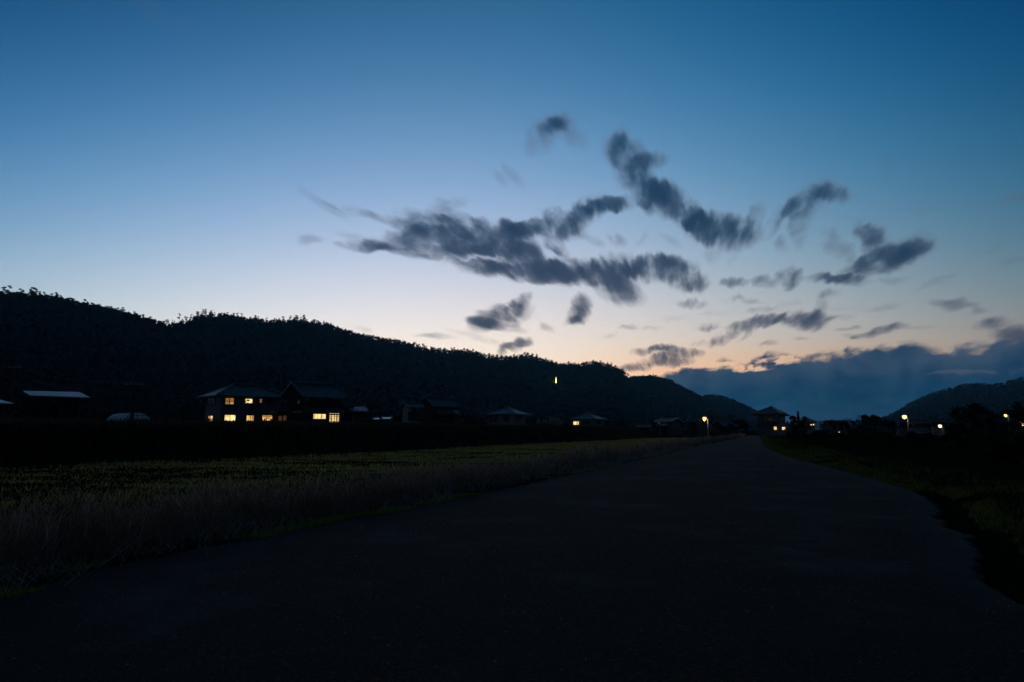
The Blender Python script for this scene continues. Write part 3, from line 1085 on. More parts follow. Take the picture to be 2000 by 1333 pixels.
    def window(self, x0, y0, x1, y1, lit, cols=2, rows=1, face='front', curtain=None, items=(), name='window', transom=None, bar=0.05):
        if face == 'front':
            a, b = self.front(x0, y0), self.front(x1, y1)
        else:
            s = -1 if face == 'left' else 1
            a, b = self.sidew(x0, y0, s), self.sidew(x1, y1, s)
        u0, u1 = sorted((a[0], b[0]))
        z0, z1 = sorted((a[1], b[1]))
        z0 = max(z0, 0.05)

        def place(mb, u_0, u_1, z_0, z_1, d0, d1):
            if face == 'front':
                mb.box((u_0, -self.d / 2 - d1, z_0), (u_1, -self.d / 2 - d0, z_1))
            elif face == 'left':
                mb.box((-self.w / 2 - d1, u_0, z_0), (-self.w / 2 - d0, u_1, z_1))
            else:
                mb.box((self.w / 2 + d0, u_0, z_0), (self.w / 2 + d1, u_1, z_1))
            return mb
        fr = MB()
        t = 0.09
        for q in ((u0 - t, u0, z0 - t, z1 + t), (u1, u1 + t, z0 - t, z1 + t), (u0, u1, z0 - t, z0), (u0, u1, z1, z1 + t)):
            place(fr, *q, 0.0, 0.12)
        w_ = fr.build(name, 'frame', self.root)
        place(MB(), u0, u1, z0, z1, 0.004, 0.03).build('pane', lit, w_)
        if curtain:
            for (f0, f1, g0, g1, cm) in curtain:
                place(MB(), u0 + (u1 - u0) * f0, u0 + (u1 - u0) * f1, z0 + (z1 - z0) * g0, z0 + (z1 - z0) * g1, 0.034, 0.044).build('curtain', cm, w_)
        for (f0, f1, g0, g1) in items:
            place(MB(), u0 + (u1 - u0) * f0, u0 + (u1 - u0) * f1, z0 + (z1 - z0) * g0, z0 + (z1 - z0) * g1, 0.05, 0.06).build('furniture', 'frame', w_)
        for c in range(1, cols):
            uu = u0 + (u1 - u0) * c / cols
            place(MB(), uu - bar, uu + bar, z0, z1, 0.066, 0.10).build('mullion', 'frame', w_)
        for r_ in range(1, rows):
            zz = z0 + (z1 - z0) * r_ / rows
            place(MB(), u0, u1, zz - bar * .6, zz + bar * .6, 0.070, 0.095).build('glazing_bar', 'frame', w_)
        if transom:
            zz = z0 + (z1 - z0) * transom
            place(MB(), u0, u1, zz - 0.1, zz + 0.1, 0.064, 0.105).build('transom', 'frame', w_)
        place(MB(), u0 - t, u1 + t, z0 - t - 0.05, z0 - t - 0.005, 0.0, 0.2).build('sill', 'concrete', w_)
        return w_

    def panel(self, x0, y0, x1, y1, m, name='plaster_panel', proud=0.02, face='front'):
        if face == 'front':
            a, b = self.front(x0, y0), self.front(x1, y1)
            mb = MB().box((min(a[0], b[0]), -self.d / 2 - proud, min(a[1], b[1])), (max(a[0], b[0]), -self.d / 2 - 0.002, max(a[1], b[1])))
        else:
            s = -1 if face == 'left' else 1
            a, b = self.sidew(x0, y0, s), self.sidew(x1, y1, s)
            xx = sorted((s * (self.w / 2 + 0.002), s * (self.w / 2 + proud)))
            mb = MB().box((xx[0], min(a[0], b[0]), min(a[1], b[1])), (xx[1], max(a[0], b[0]), max(a[1], b[1])))
        return mb.build(name, m, self.root)

    def pent(self, x0, x1, py_top, depth, drop, m='tile'):
        """lower lean-to roof along the front wall"""
        a, b = self.front(x0, py_top), self.front(x1, py_top)
        u0, u1 = sorted((a[0], b[0]))
        z = (a[1] + b[1]) / 2
        y0, y1 = -self.d / 2 - 0.003, -self.d / 2 - depth
        MB().poly([(u0, y0, z), (u1, y0, z), (u1, y1, z - drop), (u0, y1, z - drop), (u0, y0, z - .14), (u1, y0, z - .14), (u1, y1, z - drop - .14), (u0, y1, z - drop - .14)],
                  [(3, 2, 1, 0), (4, 5, 6, 7), (0, 1, 5, 4), (1, 2, 6, 5), (2, 3, 7, 6), (3, 0, 4, 7)]).build('lower_roof', m, self.root)


# big two-storey house with lit windows
A_ = House('hip_roof_house', 'large two-storey grey house with hipped roof and two rows of lit windows', 428, 100, 44, 549, 399, -1, 771, 752, 'hip', 'wall_grey', 'tile', over=1.0)
A_.window(440, 778, 456, 790, 'lit_amber', 2, 2, curtain=[(0.02, .48, .05, .95, 'lit_curtain'), (.55, .98, .3, .95, 'lit_curtain')])
A_.window(478.5, 779.5, 492.5, 788, 'lit_white', 1, 1, items=[(.22, .62, .48, .86), (0.02, .14, .1, .55), (.3, .5, 0, .14)], curtain=[(.0, .2, .2, 1, 'lit_warm')])
A_.window(507, 780, 511.2, 787, 'lit_curtain', 1, 2)
A_.window(521, 779, 530, 788, 'glass_dark', 2, 1)
A_.window(438.6, 811, 459, 822.5, 'lit_white', 2, 1, curtain=[(.0, .45, .55, 1, 'lit_warm')], items=[(.05, .3, 0, .1), (.78, .9, 0, .16)], bar=0.03)
A_.window(481.5, 812, 495, 822.5, 'lit_warm', 2, 1, curtain=[(.72, 1, 0, 1, 'lit_amber')], items=[(.1, .4, 0, .08)], bar=0.03)
A_.window(512, 811.5, 531, 822, 'lit_warm', 1, 1, curtain=[(.0, 1, .62, 1, 'lit_amber'), (.5, .8, .3, .62, 'lit_amber')], items=[(.0, .1, 0, .3), (.18, .3, .02, .36), (.36, .46, 0, .55), (.8, .98, .0, .4)])
A_.window(405, 779, 420, 791, 'glass_dark', 2, 1, face='left')
A_.window(407.5, 813, 416.5, 823.5, 'lit_amber', 2, 2, face='left', curtain=[(.1, .6, .5, 1, 'lit_white')], items=[(.6, .95, .1, .5)])
# passage between the two houses
Pp = House('passage_building', 'low dark passage between the two lit houses with dim orange windows', 541, 103, 44, 572, 534, -1, 803, 797, 'hip', 'wall_dark', 'tile', over=0.4, cat='building')
Pp.window(543.5, 813, 550, 824, 'lit_dim', 1, 1, name='door')
Pp.window(552.5, 812, 567, 822, 'lit_curtain', 2, 1, curtain=[(0, .5, 0, 1, 'lit_dim')])
# old farmhouse
B_ = House('gable_roof_farmhouse', 'dark timber farmhouse with tall gabled roof and a glowing glazed sliding door', 596, 99, 44, 662, 560, -1, 774, 749, 'gable', 'wall_dark', 'tile', over=1.0)
for q in ((597, 777, 604.5, 782.5), (621, 777, 636, 782), (651, 777.5, 657.5, 783)):
    B_.panel(*q, 'wall_white')
B_.pent(592, 664, 796, 1.5, 0.75)
B_.window(611.5, 809, 635.5, 818.5, 'lit_white', 3, 1, curtain=[(.0, .22, 0, 1, 'lit_warm')], bar=0.03)
B_.window(643, 805, 661.5, 828, 'lit_warm', 4, 5, name='sliding_door', transom=.78, curtain=[(.25, .5, 0, .78, 'lit_white'), (.5, .75, 0, .78, 'lit_white')], bar=0.055)
B_.window(576, 781, 586, 789, 'glass_dark', 2, 1, face='left')
B_.panel(572, 803, 590, 806.5, 'wall_white', face='left')
Bx = House('lean_to_shed', 'small low shed with pale blue roof on the right of the farmhouse', 690, 102, 20, 712, 674, -1, 803, 793, 'gable', 'wall_red', 'tile_blue', over=0.5, cat='shed')
Bx.window(694, 808, 700, 820, 'glass_dark', 2, 1, name='door')
By = House('side_wing', 'sloping tiled side wing stepping down from the farmhouse to the shed', 671, 104, 44, 690, 660, -1, 790, 778, 'gable', 'wall_dark', 'tile', over=0.6, cat='building')

# farther houses, unlit
C_ = House('dark_farmhouse', 'unlit farmhouse with steep tiled gable roof and pale wall panels below', 847, 150, 44, 889, 824, -1, 793, 776, 'gable', 'wall_dark', 'tile', over=1.0)
C_.pent(846, 890, 800, 1.6, 0.8, 'tile_blue')
for q in ((858, 806, 866, 812), (868, 806, 880, 812), (882, 808, 888, 813)):
    C_.panel(*q, 'wall_grey')
C_.window(850, 804, 856, 812, 'glass_dark', 2, 1)
C2 = House('storehouse', 'narrow white-walled storehouse left of the unlit steep-roofed farmhouse', 799, 146, 30, 821, 786, -1, 795, 787, 'gable', 'wall_white', 'tile', over=0.7, cat='storehouse')
C2.panel(797, 804, 822, 822, 'wall_dark', 'board_wall')
C2.window(806, 797, 811, 802, 'glass_dark', 1, 1)
for (a, b, y, lb) in ((728, 743, 817, 'low pale sheet roof of a lean-to at the left of the dark farmyard'), (746, 761, 816, 'low pale sheet roof beside a bare tree in the dark farmyard')):
    hh = House('lean_to_shed', lb, a + 1, 130, 8, b, a - 3, -1, y + 2, y - 1.5, 'gable', 'wall_dark', 'tin', over=0.3, cat='shed')
D_ = House('bungalow', 'low unlit bungalow with blue-grey hipped roof and white plaster walls', 1003, 135, -28, 953, 1027, 1, 808, 795, 'hip', 'wall_white', 'tile_blue', over=1.0, cat='house')
D_.window(984, 812, 993, 822, 'glass_dark', 2, 1)
D_.window(957, 812, 970, 824, 'glass_dark', 3, 1)
D_.window(1008, 811, 1018, 818, 'glass_dark', 2, 1, face='right')
E_ = House('bungalow', 'small bungalow with pyramid roof and one lit yellow window', 1160, 175, -30, 1117, 1179.5, 1, 818, 807, 'hip', 'wall_white', 'tile', over=0.9, cat='house', ridge_frac=1.0)
E_.window(1120, 823.5, 1126.5, 830, 'lit_white', 2, 1, bar=0.02)
E_.window(1128, 823.5, 1130.8, 830, 'lit_white', 1, 1)
E_.window(1139, 823, 1152, 828, 'glass_dark', 3, 1)
E_.window(1165, 822.5, 1172, 828, 'glass_dark', 2, 1, face='right')
F1 = House('shed', 'low shed with flat pale blue metal roof beyond the small bungalow', 1243, 170, 12, 1268, 1239, -1, 833, 828, 'gable', 'wall_dark', 'tin', over=0.4, cat='shed')
F2 = House('shed', 'tiny shed with pale metal roof beside the red lamp', 1290, 175, 10, 1301, 1286, -1, 830, 826, 'gable', 'wall_dark', 'tin', over=0.4, cat='shed')
F3 = House('barn', 'dark barn with grey wall panels between the two metal roofs and the street lamp', 1306, 190, -20, 1284, 1332, 1, 824, 817, 'gable', 'wall_dark', 'tile_dark', over=0.8, cat='barn')
G1 = House('barn', 'dark gable barn just left of the street lamp', 1362, 185, -25, 1346, 1378, 1, 824, 813, 'gable', 'wall_dark', 'tile_dark', over=0.8, cat='barn')
G2 = House('barn', 'dark barn with bluish sheet roof right of the street lamp', 1412, 165, 38, 1441, 1396, -1, 831, 821, 'gable', 'wall_dark', 'tile_blue', over=0.9, cat='barn')
H_ = House('two_storey_house', 'dark two-storey house at the end of the road with two lit ground-floor windows', 1520, 165, -26, 1479, 1535, 1, 808.5, 795, 'hip', 'wall_grey', 'tile_dark', over=1.1)
H_.window(1488.5, 815, 1496.5, 822, 'glass_dark', 2, 1)
H_.window(1499, 815, 1509, 822, 'glass_dark', 2, 1)
H_.window(1511.5, 834, 1517.3, 840, 'lit_warm', 1, 1)
H_.window(1523.5, 814, 1531, 821, 'glass_dark', 2, 1, face='right')
H_.window(1526.5, 834.5, 1533.5, 840, 'lit_white', 2, 1, face='right', curtain=[(.5, 1, 0, .5, 'lit_amber')])
H_.pent(1478, 1521, 825, 1.2, 0.5)
I_ = House('house', 'dark house with two tiny white porch lights right of the spiky conifers', 1592, 190, -20, 1566, 1610, 1, 824, 815, 'hip', 'wall_grey', 'tile_dark', over=0.8, group=None)
I_.window(1583, 829, 1585.6, 831.2, 'lit_white', 1, 1)
I_.window(1587.6, 828.5, 1590, 831, 'lit_white', 1, 1)
J_ = House('long_house', 'long low dark house under the two crossarm poles', 1620, 200, 6, 1664, 1612, -1, 829, 823, 'gable', 'wall_grey', 'tile_dark', over=0.6)
for q in ((1626, 832, 1632, 838), (1640, 832, 1646, 838), (1652, 832, 1658, 838)):
    J_.window(*q, 'glass_dark', 1, 1)
J2 = House('house', 'small dark house with grey wall between the long house and the leafy bush', 1674, 195, -12, 1668, 1688, 1, 831, 824, 'gable', 'wall_grey', 'tile_dark', over=0.6)
K1 = House('red_building', 'low building with rusty red wall under the brightest right-hand lamp', 1786, 165, 6, 1818, 1780, -1, 832, 827, 'gable', 'wall_red', 'tile_dark', over=0.5, cat='building')
K2 = House('shed', 'small shed with pale white sheet roof in front of the red building', 1786, 140, 8, 1811, 1781, -1, 844, 839, 'gable', 'wall_dark', 'tin', over=0.4, cat='shed')
K3 = House('warehouse', 'long dark warehouse with pale eave left of the big round trees', 1852, 190, 5, 1882, 1846, -1, 830, 826, 'gable', 'wall_dark', 'tile_dark', over=0.5, cat='warehouse')
K4 = House('house', 'dark house behind the brightest right-hand lamp', 1756, 185, 10, 1782, 1750, -1, 833, 824, 'hip', 'wall_grey', 'tile_dark', over=0.6)
K5 = House('house', 'house with pale wall lit by the small low white lamp', 1824, 175, 4, 1846, 1819, -1, 831, 824, 'gable', 'wall_white', 'tile_dark', over=0.6)


# sheds with bright corrugated roofs on the left
def ribbed_roof(root, c, n, rise):
    """ribbed sheet over four corners (back-left, back-right, front-right, front-left) with low ribs, their light and shade painted as two tones"""
    bl, br, fr_, fl = [np.array(q, float) for q in c]
    nrm = np.cross(br - bl, fl - bl)
    nrm /= np.linalg.norm(nrm)
    if nrm[2] < 0:
        nrm = -nrm

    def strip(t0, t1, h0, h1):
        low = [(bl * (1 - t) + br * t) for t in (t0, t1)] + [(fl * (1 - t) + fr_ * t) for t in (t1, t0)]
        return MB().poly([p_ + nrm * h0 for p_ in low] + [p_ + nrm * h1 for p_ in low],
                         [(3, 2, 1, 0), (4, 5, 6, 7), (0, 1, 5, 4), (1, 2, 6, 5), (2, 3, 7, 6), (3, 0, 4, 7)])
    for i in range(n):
        strip((i + .46) / n, (i + 1) / n, -.03, 0).build('shaded_strip', 'pan_shade', root)  # dark strip stands in for the shaded flank of each rib
        strip(i / n, (i + .455) / n, -.03, rise).build('lit_rib', 'poly', root)  # pale strip stands in for the lit face of each rib


def open_shed(label, c, n, posts=True):
    cen = np.mean(np.array(c), 0)
    zg = float(gz(cen[0], cen[1])) - 0.1
    root = empty('open_shed', (cen[0], cen[1], zg))
    tag(root, label, 'shed')
    loc = [np.array(q) - (cen[0], cen[1], zg) for q in c]
    ribbed_roof(root, loc, n, 0.025)
    bl, br, fr_, fl = loc
    for q in (bl, br, fr_, fl, (fl + fr_) / 2, (bl + br) / 2):
        t = q * np.array([0.97, 0.97, 1])
        MB().box((t[0] - .07, t[1] - .07, 0), (t[0] + .07, t[1] + .07, t[2] - .12)).build('post', 'wood', root)
    for a, b in ((bl, br), (fl, fr_), (bl, fl), (br, fr_)):
        MB().tube([a - (0, 0, .14), b - (0, 0, .14)], 0.08, 4).build('beam', 'wood', root)
    # boarded back wall, plank by plank
    m_ = 14
    for i in range(m_):
        a = bl * 0.98 * (1 - i / m_) + br * 0.98 * (i / m_)
        b = bl * 0.98 * (1 - (i + .94) / m_) + br * 0.98 * ((i + .94) / m_)
        MB().poly([(a[0], a[1], 0), (b[0], b[1], 0), (b[0], b[1], b[2] - .3), (a[0], a[1], a[2] - .3), (a[0], a[1] + .04, 0), (b[0], b[1] + .04, 0), (b[0], b[1] + .04, b[2] - .3), (a[0], a[1] + .04, a[2] - .3)],
                  [(0, 1, 2, 3), (7, 6, 5, 4), (0, 4, 5, 1), (3, 2, 6, 7), (0, 3, 7, 4), (1, 5, 6, 2)]).build('plank', 'wall_dark', root)
    return root


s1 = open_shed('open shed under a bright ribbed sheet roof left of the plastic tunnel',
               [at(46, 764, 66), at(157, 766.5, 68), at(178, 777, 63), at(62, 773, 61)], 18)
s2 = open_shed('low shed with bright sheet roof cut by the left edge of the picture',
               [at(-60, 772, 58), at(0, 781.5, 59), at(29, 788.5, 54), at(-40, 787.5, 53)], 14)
# bits under the shed
def lantern_bit(px, py, Y):
    c = at(px, py, Y)
    t = empty('hanging_sack', (c[0], c[1], c[2] - .12))
    MB().tube([(0, 0, 0), (0, 0, .1), (0, 0, .2), (0, 0, .27)], [.05, .10, .09, .03], 8).build('sack', 'wall_white', t)
    MB().tube([(0, 0, .26), (0, 0, .95)], .01, 5).build('cord', 'wood', t)
    tag(t, 'small pale sack hanging under the ribbed sheet roof', 'sack')


lantern_bit(108, 784.5, 63.5)

# vinyl tunnel greenhouse
g0 = at(250, 826, 62)
gzz = float(gz(g0[0], g0[1])) - 0.05
gh = empty('tunnel_greenhouse', (g0[0], g0[1], gzz), R(52))
tag(gh, 'pale plastic tunnel greenhouse with gridded end wall beside the ribbed-roof shed', 'greenhouse')
gw, gl, ghh = 1.25, 3.6, at(250, 807, 62)[2] - gzz
hoop = [(gw * -math.cos(t), ghh * math.sin(t) ** 0.8) for t in np.linspace(0, math.pi, 17)]
pts, fc = [], []
ns_ = 10
for i in range(ns_):
    yy = -gl / 2 + gl * i / (ns_ - 1)
    sag = 1 - 0.03 * (i % 2)
    pts += [(x * sag, yy, z * sag) for x, z in hoop]
for i in range(ns_ - 1):
    for kq in range(16):
        a = i * 17 + kq
        fc.append((a, a + 1, a + 18, a + 17))
# laid so that the end wall faces the camera
film = MB().poly(pts, fc).build('film', 'vinyl', gh, True)
endw = MB().poly([(x * .985, -gl / 2 + .01, z * .985) for x, z in hoop], [tuple(range(17))]).build('end_wall', 'vinyl', gh)
MB().poly([(x * .985, gl / 2 - .01, z * .985) for x, z in hoop], [tuple(range(17))[::-1]]).build('end_wall', 'vinyl', gh)
for i in range(5):
    yy = -gl / 2 + gl * i / 4
    MB().tube([(x * 1.01, yy, z * 1.01) for x, z in hoop], 0.02, 5).build('hoop', 'metal', gh)
for x in (-.8, -.4, 0, .4, .8):
    zt = ghh * (1 - (x / gw) ** 2) ** 0.4
    MB().tube([(x, -gl / 2 - .03, 0), (x, -gl / 2 - .03, zt)], 0.025, 5).build('bar', 'frame', gh)
for z in (.35, .75, 1.1):
    if z < ghh * .95:
        xx = gw * math.sqrt(max(0, 1 - (z / ghh) ** 2.5)) * .95
        MB().tube([(-xx, -gl / 2 - .05, z), (xx, -gl / 2 - .05, z)], 0.025, 5).build('bar', 'frame', gh)


# ------------------------------------------------------------------ poles, wires and lamps
def utility_pole(px, py_top, Y, label, arms=2, r=0.14, width=1.5, m='wood'):
    tp = at(px, py_top, Y)
    zg = float(gz(tp[0], tp[1])) - 0.2
    t = empty('utility_pole', (tp[0], tp[1], zg))
    h = tp[2] - zg
    MB().tube([(0, 0, 0), (0, 0, h)], [r, r * .65], 10).build('pole', m, t)
    for q in range(arms):
        z = h - 0.35 - q * 0.8
        ca = MB().box((-width / 2, -.2, z - .05), (width / 2, -.1, z + .05)).build('crossarm', 'metal', t)
        for x in (-width * .45, 0.12, width * .45):
            MB().tube([(x, -.15, z + .05), (x, -.15, z + .12), (x, -.15, z + .2), (x, -.15, z + .25)], [.03, .06, .05, .02], 6).build('insulator', 'concrete', ca)
    return tag(t, label, 'pole'), np.array([tp[0], tp[1], tp[2]])


_, q1 = utility_pole(31, 712, 75, 'tall thin utility pole between the two bright shed roofs', 1)
_, q2 = utility_pole(263, 742, 52, 'dark utility pole standing in front of the plastic tunnel', 1)
_, q3 = utility_pole(745, 716, 120, 'faint utility pole against the hill right of the farmhouse', 1)
_, q4 = utility_pole(1272, 772, 150, 'utility pole behind the low blue metal roof', 1)
_, q5 = utility_pole(1389, 796, 160, 'utility pole rising just right of the street lamp', 1)
_, q6 = utility_pole(1654, 817, 230, 'distant crossarm pole over the long low house', 2, .16, 2.2)
_, q7 = utility_pole(1677, 811, 215, 'distant crossarm pole nearest the leafy bush', 2, .16, 2.2)
_, q8 = utility_pole(1106, 804, 95, 'slim dark pole on the bank left of the small lit bungalow', 0, .07)


def wire(a, b, label, sag=0.6):
    t = empty('power_line', ((a + b) / 2)[:3] - (0, 0, sag))
    o_ = (a + b) / 2 - (0, 0, sag)
    for k_, dz_ in enumerate((0.1, -0.7)):
        pts_ = []
        for s in np.linspace(0, 1, 13):
            p_ = a * (1 - s) + b * s - (0, 0, sag * 4 * s * (1 - s)) - o_ + (0, -.15, -.25 + dz_)
            pts_.append(p_)
        MB().tube(pts_, 0.018, 4).build('cable', 'frame', t)
    tag(t, label, 'power line')


wire(q4, q5, 'pair of cables between the pole behind the blue roof and the pole at the lamp')
wire(q6, q7, 'pair of cables between the two distant crossarm poles')
wire(q1, q2, 'pair of cables from the pole at the sheds to the pole by the plastic tunnel')
wire(q3, q8 + (0, 0, 2), 'pair of cables from the pole right of the farmhouse towards the small bungalow') if False else None


def street_lamp(px, py, Y, label, bulb, power, colr_, rad=0.22, arm=0.9, pole=True, s=1.0):
    tp = at(px, py, Y)
    zg = float(gz(tp[0] + arm, tp[1])) - 0.2
    t = empty('street_lamp', (tp[0] + arm * .6, tp[1], zg))
    h = tp[2] - zg
    x0 = -arm * .6
    if pole:
        MB().tube([(0, 0, 0), (0, 0, h + .1)], [.08 * s, .06 * s], 8).build('pole', 'metal' if px < 1500 else 'wood', t)
        MB().tube([(0, 0, h + .1), (x0 * .5, 0, h + .32), (x0, 0, h + .25)], .035, 6).build('arm', 'metal', t)
    MB().tube([(x0, 0, h + rad * .75), (x0, 0, h + rad * 1.05), (x0, 0, h + rad * 1.25)], [rad * .85, rad * .5, .04], 12).build('lamp_shade', 'metal', t)
    an_ = np.linspace(math.pi / 2 - .12, -math.pi / 2 + .05, 9)
    MB().tube([(x0, 0, h + rad * math.sin(q)) for q in an_], [rad * math.cos(q) for q in an_], 14).build('bulb', bulb, t, True)
    ld = bpy.data.lights.new('lamp_light', 'POINT')
    ld.energy = power
    ld.color = colr_
    ld.shadow_soft_size = 0.1
    lo = bpy.data.objects.new('lamp_light', ld)
    COL.objects.link(lo)
    lo.parent = t
    lo.location = (x0, -0.05, h - rad * 1.3)
    return tag(t, label, 'street lamp')


street_lamp(1376, 818, 118, 'lit orange street lamp on a pole left of the road end', 'bulb', 150, (1, .55, .2), .33)
street_lamp(1766.5, 814.5, 120, 'brightest yellow street lamp at the foot of the right hill', 'bulb_yellow', 190, (1, .72, .3), .36)
street_lamp(1836, 832.5, 150, 'low white lamp on the pale-walled house at right', 'bulb_white', 60, (1, .75, .45), .36)
street_lamp(1964, 812, 140, 'yellow street lamp beside the big round tree at right', 'bulb_yellow', 80, (1, .75, .35), .30)
street_lamp(1994.5, 824, 140, 'small orange-red lamp at the right edge', 'bulb_red', 25, (1, .35, .12), .28)
street_lamp(1998, 829.5, 138, 'small white lamp at the right edge under the orange-red one', 'bulb_white', 15, (1, .8, .6), .22)
street_lamp(1639, 845, 120, 'tiny white garden lamp in the dark weeds below the long low house', 'bulb_white', 1.0, (1, .8, .6), .12, .2)
street_lamp(1971.5, 836, 140, 'faint red lamp low in front of the big round tree', 'lit_amber', 0.6, (1, .4, .2), .2, .2)
street_lamp(1287, 826.5, 160, 'tiny pink-red lamp on the metal-roofed shed', 'lit_curtain', 0.3, (1, .3, .3), .14, .1)

# lit lantern mast on the wooded slope
lp = at(1086, 748, 430)
hp = at(1086, 736, 430)
pxs1, V1, _r1 = H1
# push the mast out to just in front of the canopy
i1 = int(np.argmin(abs(pxs1 - 1086)))
col_ = V1[i1, :19]
el_m = (lp[2] - EYE) / lp[1]
jj = int(np.argmax((col_[:, 2] + 9 - EYE) / col_[:, 1] > el_m))
Ym = float(col_[jj, 1]) - 10
lp, hp = at(1086, 748.5, Ym), at(1086, 736.5, Ym)
zb = float(col_[max(jj - 1, 0), 2])
t = empty('lantern_mast', (lp[0], lp[1], min(zb, lp[2] - 1)))
MB().tube([(0, 0, 0), (0, 0, lp[2] - t.location.z)], .25, 8).build('post', 'wood', t)
z0_, z1_ = lp[2] - t.location.z, hp[2] - t.location.z
MB().tube([(0, 0, z0_), (0, 0, z0_ + .35 * (z1_ - z0_)), (0, 0, z1_)], [.85, .5, .2], 8).build('lantern', 'lit_yellow', t)
MB().tube([(0, 0, z1_), (0, 0, z1_ + .5)], [.5, .1], 8).build('cap', 'metal', t)
tag(t, 'tall glowing yellow lantern on the dark wooded slope', 'lantern')
plant(BROADS[1], 'broadleaf_tree', (lp[0] - 4.4, lp[1] - 3.5, lp[2] - 3.5), .8, 1.0, 'tree lit green beside the tall yellow lantern on the slope', 'tree', None)
ld = bpy.data.lights.new('lamp_light', 'POINT')
ld.energy = 3500
ld.color = (.8, 1, .25)
ld.shadow_soft_size = .3
lo = bpy.data.objects.new('lamp_light', ld)
COL.objects.link(lo)
lo.parent = t
lo.location = (-1.4, -4.6, (z0_ + z1_) / 2 + 1)


# ------------------------------------------------------------------ trees and bushes near the houses and on the right
def bush(name, px, py_top, py_base, half_px, Y, label, cat, n=16, m='bush', squash=.85, per=60, leaf=None, spiky=False, group=None, zg=None):
    c = at(px, py_base, Y)
    top = at(px, py_top, Y)
    zg = float(gz(c[0], c[1])) - .1 if zg is None else zg
    t = empty(name, (c[0], c[1], zg))
    h = max(top[2] - zg, .5)
    r_ = half_px / F * Y
    tk = MB()
    cs, rs = [], []
    if spiky:
        tk.tube([(0, 0, 0), (0, 0, h * .95)], [.12, .03], 6)
        for q in range(n):
            tt = q / n
            a = q * 2.4
            e = r_ * (1.05 - tt) * random.uniform(.5, 1.0)
            tip = np.array([math.cos(a) * e, math.sin(a) * e, h * (.15 + .8 * tt)])
            tk.tube([(0, 0, tip[2] - .15), tip], [.04, .015], 4)
            cs.append(tip)
            rs.append(max(.14, r_ * .55 * (1.2 - tt)))
        cs.append(np.array([0, 0, h * .98]))
        rs.append(.12 * r_ + .06)
        sq = 1.1
    else:
        tk.tube([(0, 0, 0), (.05, 0, h * .4), (.1, .05, h * .75)], [max(.08, h * .03), max(.05, h * .02), .03], 7)
        for q in range(n):
            a = random.uniform(0, 6.28)
            tt = random.uniform(.12, .9)
            e = r_ * math.sqrt(max(0, 1 - (2 * tt - .95) ** 2)) * random.uniform(.25, .95)
            tip = np.array([math.cos(a) * e, math.sin(a) * e, h * tt])
            tk.tube([(.05, 0, max(.05, tip[2] - h * .22)), tip], [max(.03, h * .012), .012], 4)
            cs.append(tip)
            rs.append(r_ * random.uniform(.22, .42))
        sq = squash
    tk.build('trunk', 'bark', t)
    v, f = leaf_cloud(np.array(cs), np.array(rs), per, leaf or max(.09, r_ * .055), sq)
    link('crown', npmesh('crown', v, f, m), t)
    return tag(t, label, cat, group)


bush('round_tree', 1900, 786, 846, 40, 95, 'big round dark tree left of the yellow lamp at right', 'tree', 26, per=110)
bush('round_tree', 1945, 800, 846, 28, 98, 'smaller round tree pressed against the big round one', 'tree', 18, per=90)
bush('round_tree', 1990, 779, 846, 30, 90, 'tall dark tree cut by the right edge of the picture', 'tree', 22, per=100)
bush('round_tree', 2040, 770, 846, 40, 92, 'dark tree outside the right edge behind the right-hand lamps', 'tree', 20)
bush('garden_tree', 1735, 818, 848, 20, 90, 'round dark bush left of the brightest yellow lamp', 'tree', 16, per=90)
bush('leafy_shrub', 1693, 806, 846, 13, 75, 'tall loose shrub with airy top beside the distant crossarm pole', 'shrub', 24, per=46, leaf=.11)
bush('leafy_shrub', 1711, 804, 846, 13, 75, 'tall loose shrub with airy top left of the round dark bush', 'shrub', 24, per=46, leaf=.11)
bush('garden_tree', 1549, 808, 838, 9, 120, 'ragged garden tree just right of the house at the road end', 'tree', 26, per=60, leaf=.12)
bush('conifer', 1560, 804.5, 838, 8, 122, 'spiky conifer poking out of the tree clump by the road-end house', 'tree', 22, spiky=True, per=50, leaf=.13)
bush('garden_tree', 1571, 811, 838, 11, 124, 'low ragged tree at the right of the clump by the road-end house', 'tree', 26, per=60, leaf=.12)
bush('garden_tree', 1431, 806, 836, 10, 150, 'dark tree behind the bluish barn roof', 'tree', 24, per=60, leaf=.15)
bush('garden_tree', 1452, 809, 836, 10, 150, 'dark tree between the bluish barn and the road-end house', 'tree', 24, per=60, leaf=.15)
bush('garden_tree', 1391, 829, 846, 6, 117, 'small tree lit orange beside the street lamp pole', 'tree', 10, 'leaf', per=40, leaf=.10)
bush('garden_tree', 725, 806, 826, 16, 110, 'dark garden tree right of the pale blue shed', 'tree', 14)
bush('garden_tree', 775, 812, 828, 12, 125, 'low dark tree left of the narrow white storehouse', 'tree', 12)
bush('garden_tree', 920, 808, 828, 22, 140, 'dark tree between the unlit farmhouse and the low bungalow', 'tree', 16)
bush('garden_tree', 352, 790, 826, 30, 95, 'dark tree left of the large lit house', 'tree', 18)
bush('garden_tree', 1210, 818, 834, 16, 175, 'dark bush right of the small lit bungalow', 'tree', 12)
bush('garden_tree', 1044, 816, 830, 10, 135, 'dark bush at the right corner of the low bungalow', 'tree', 10)
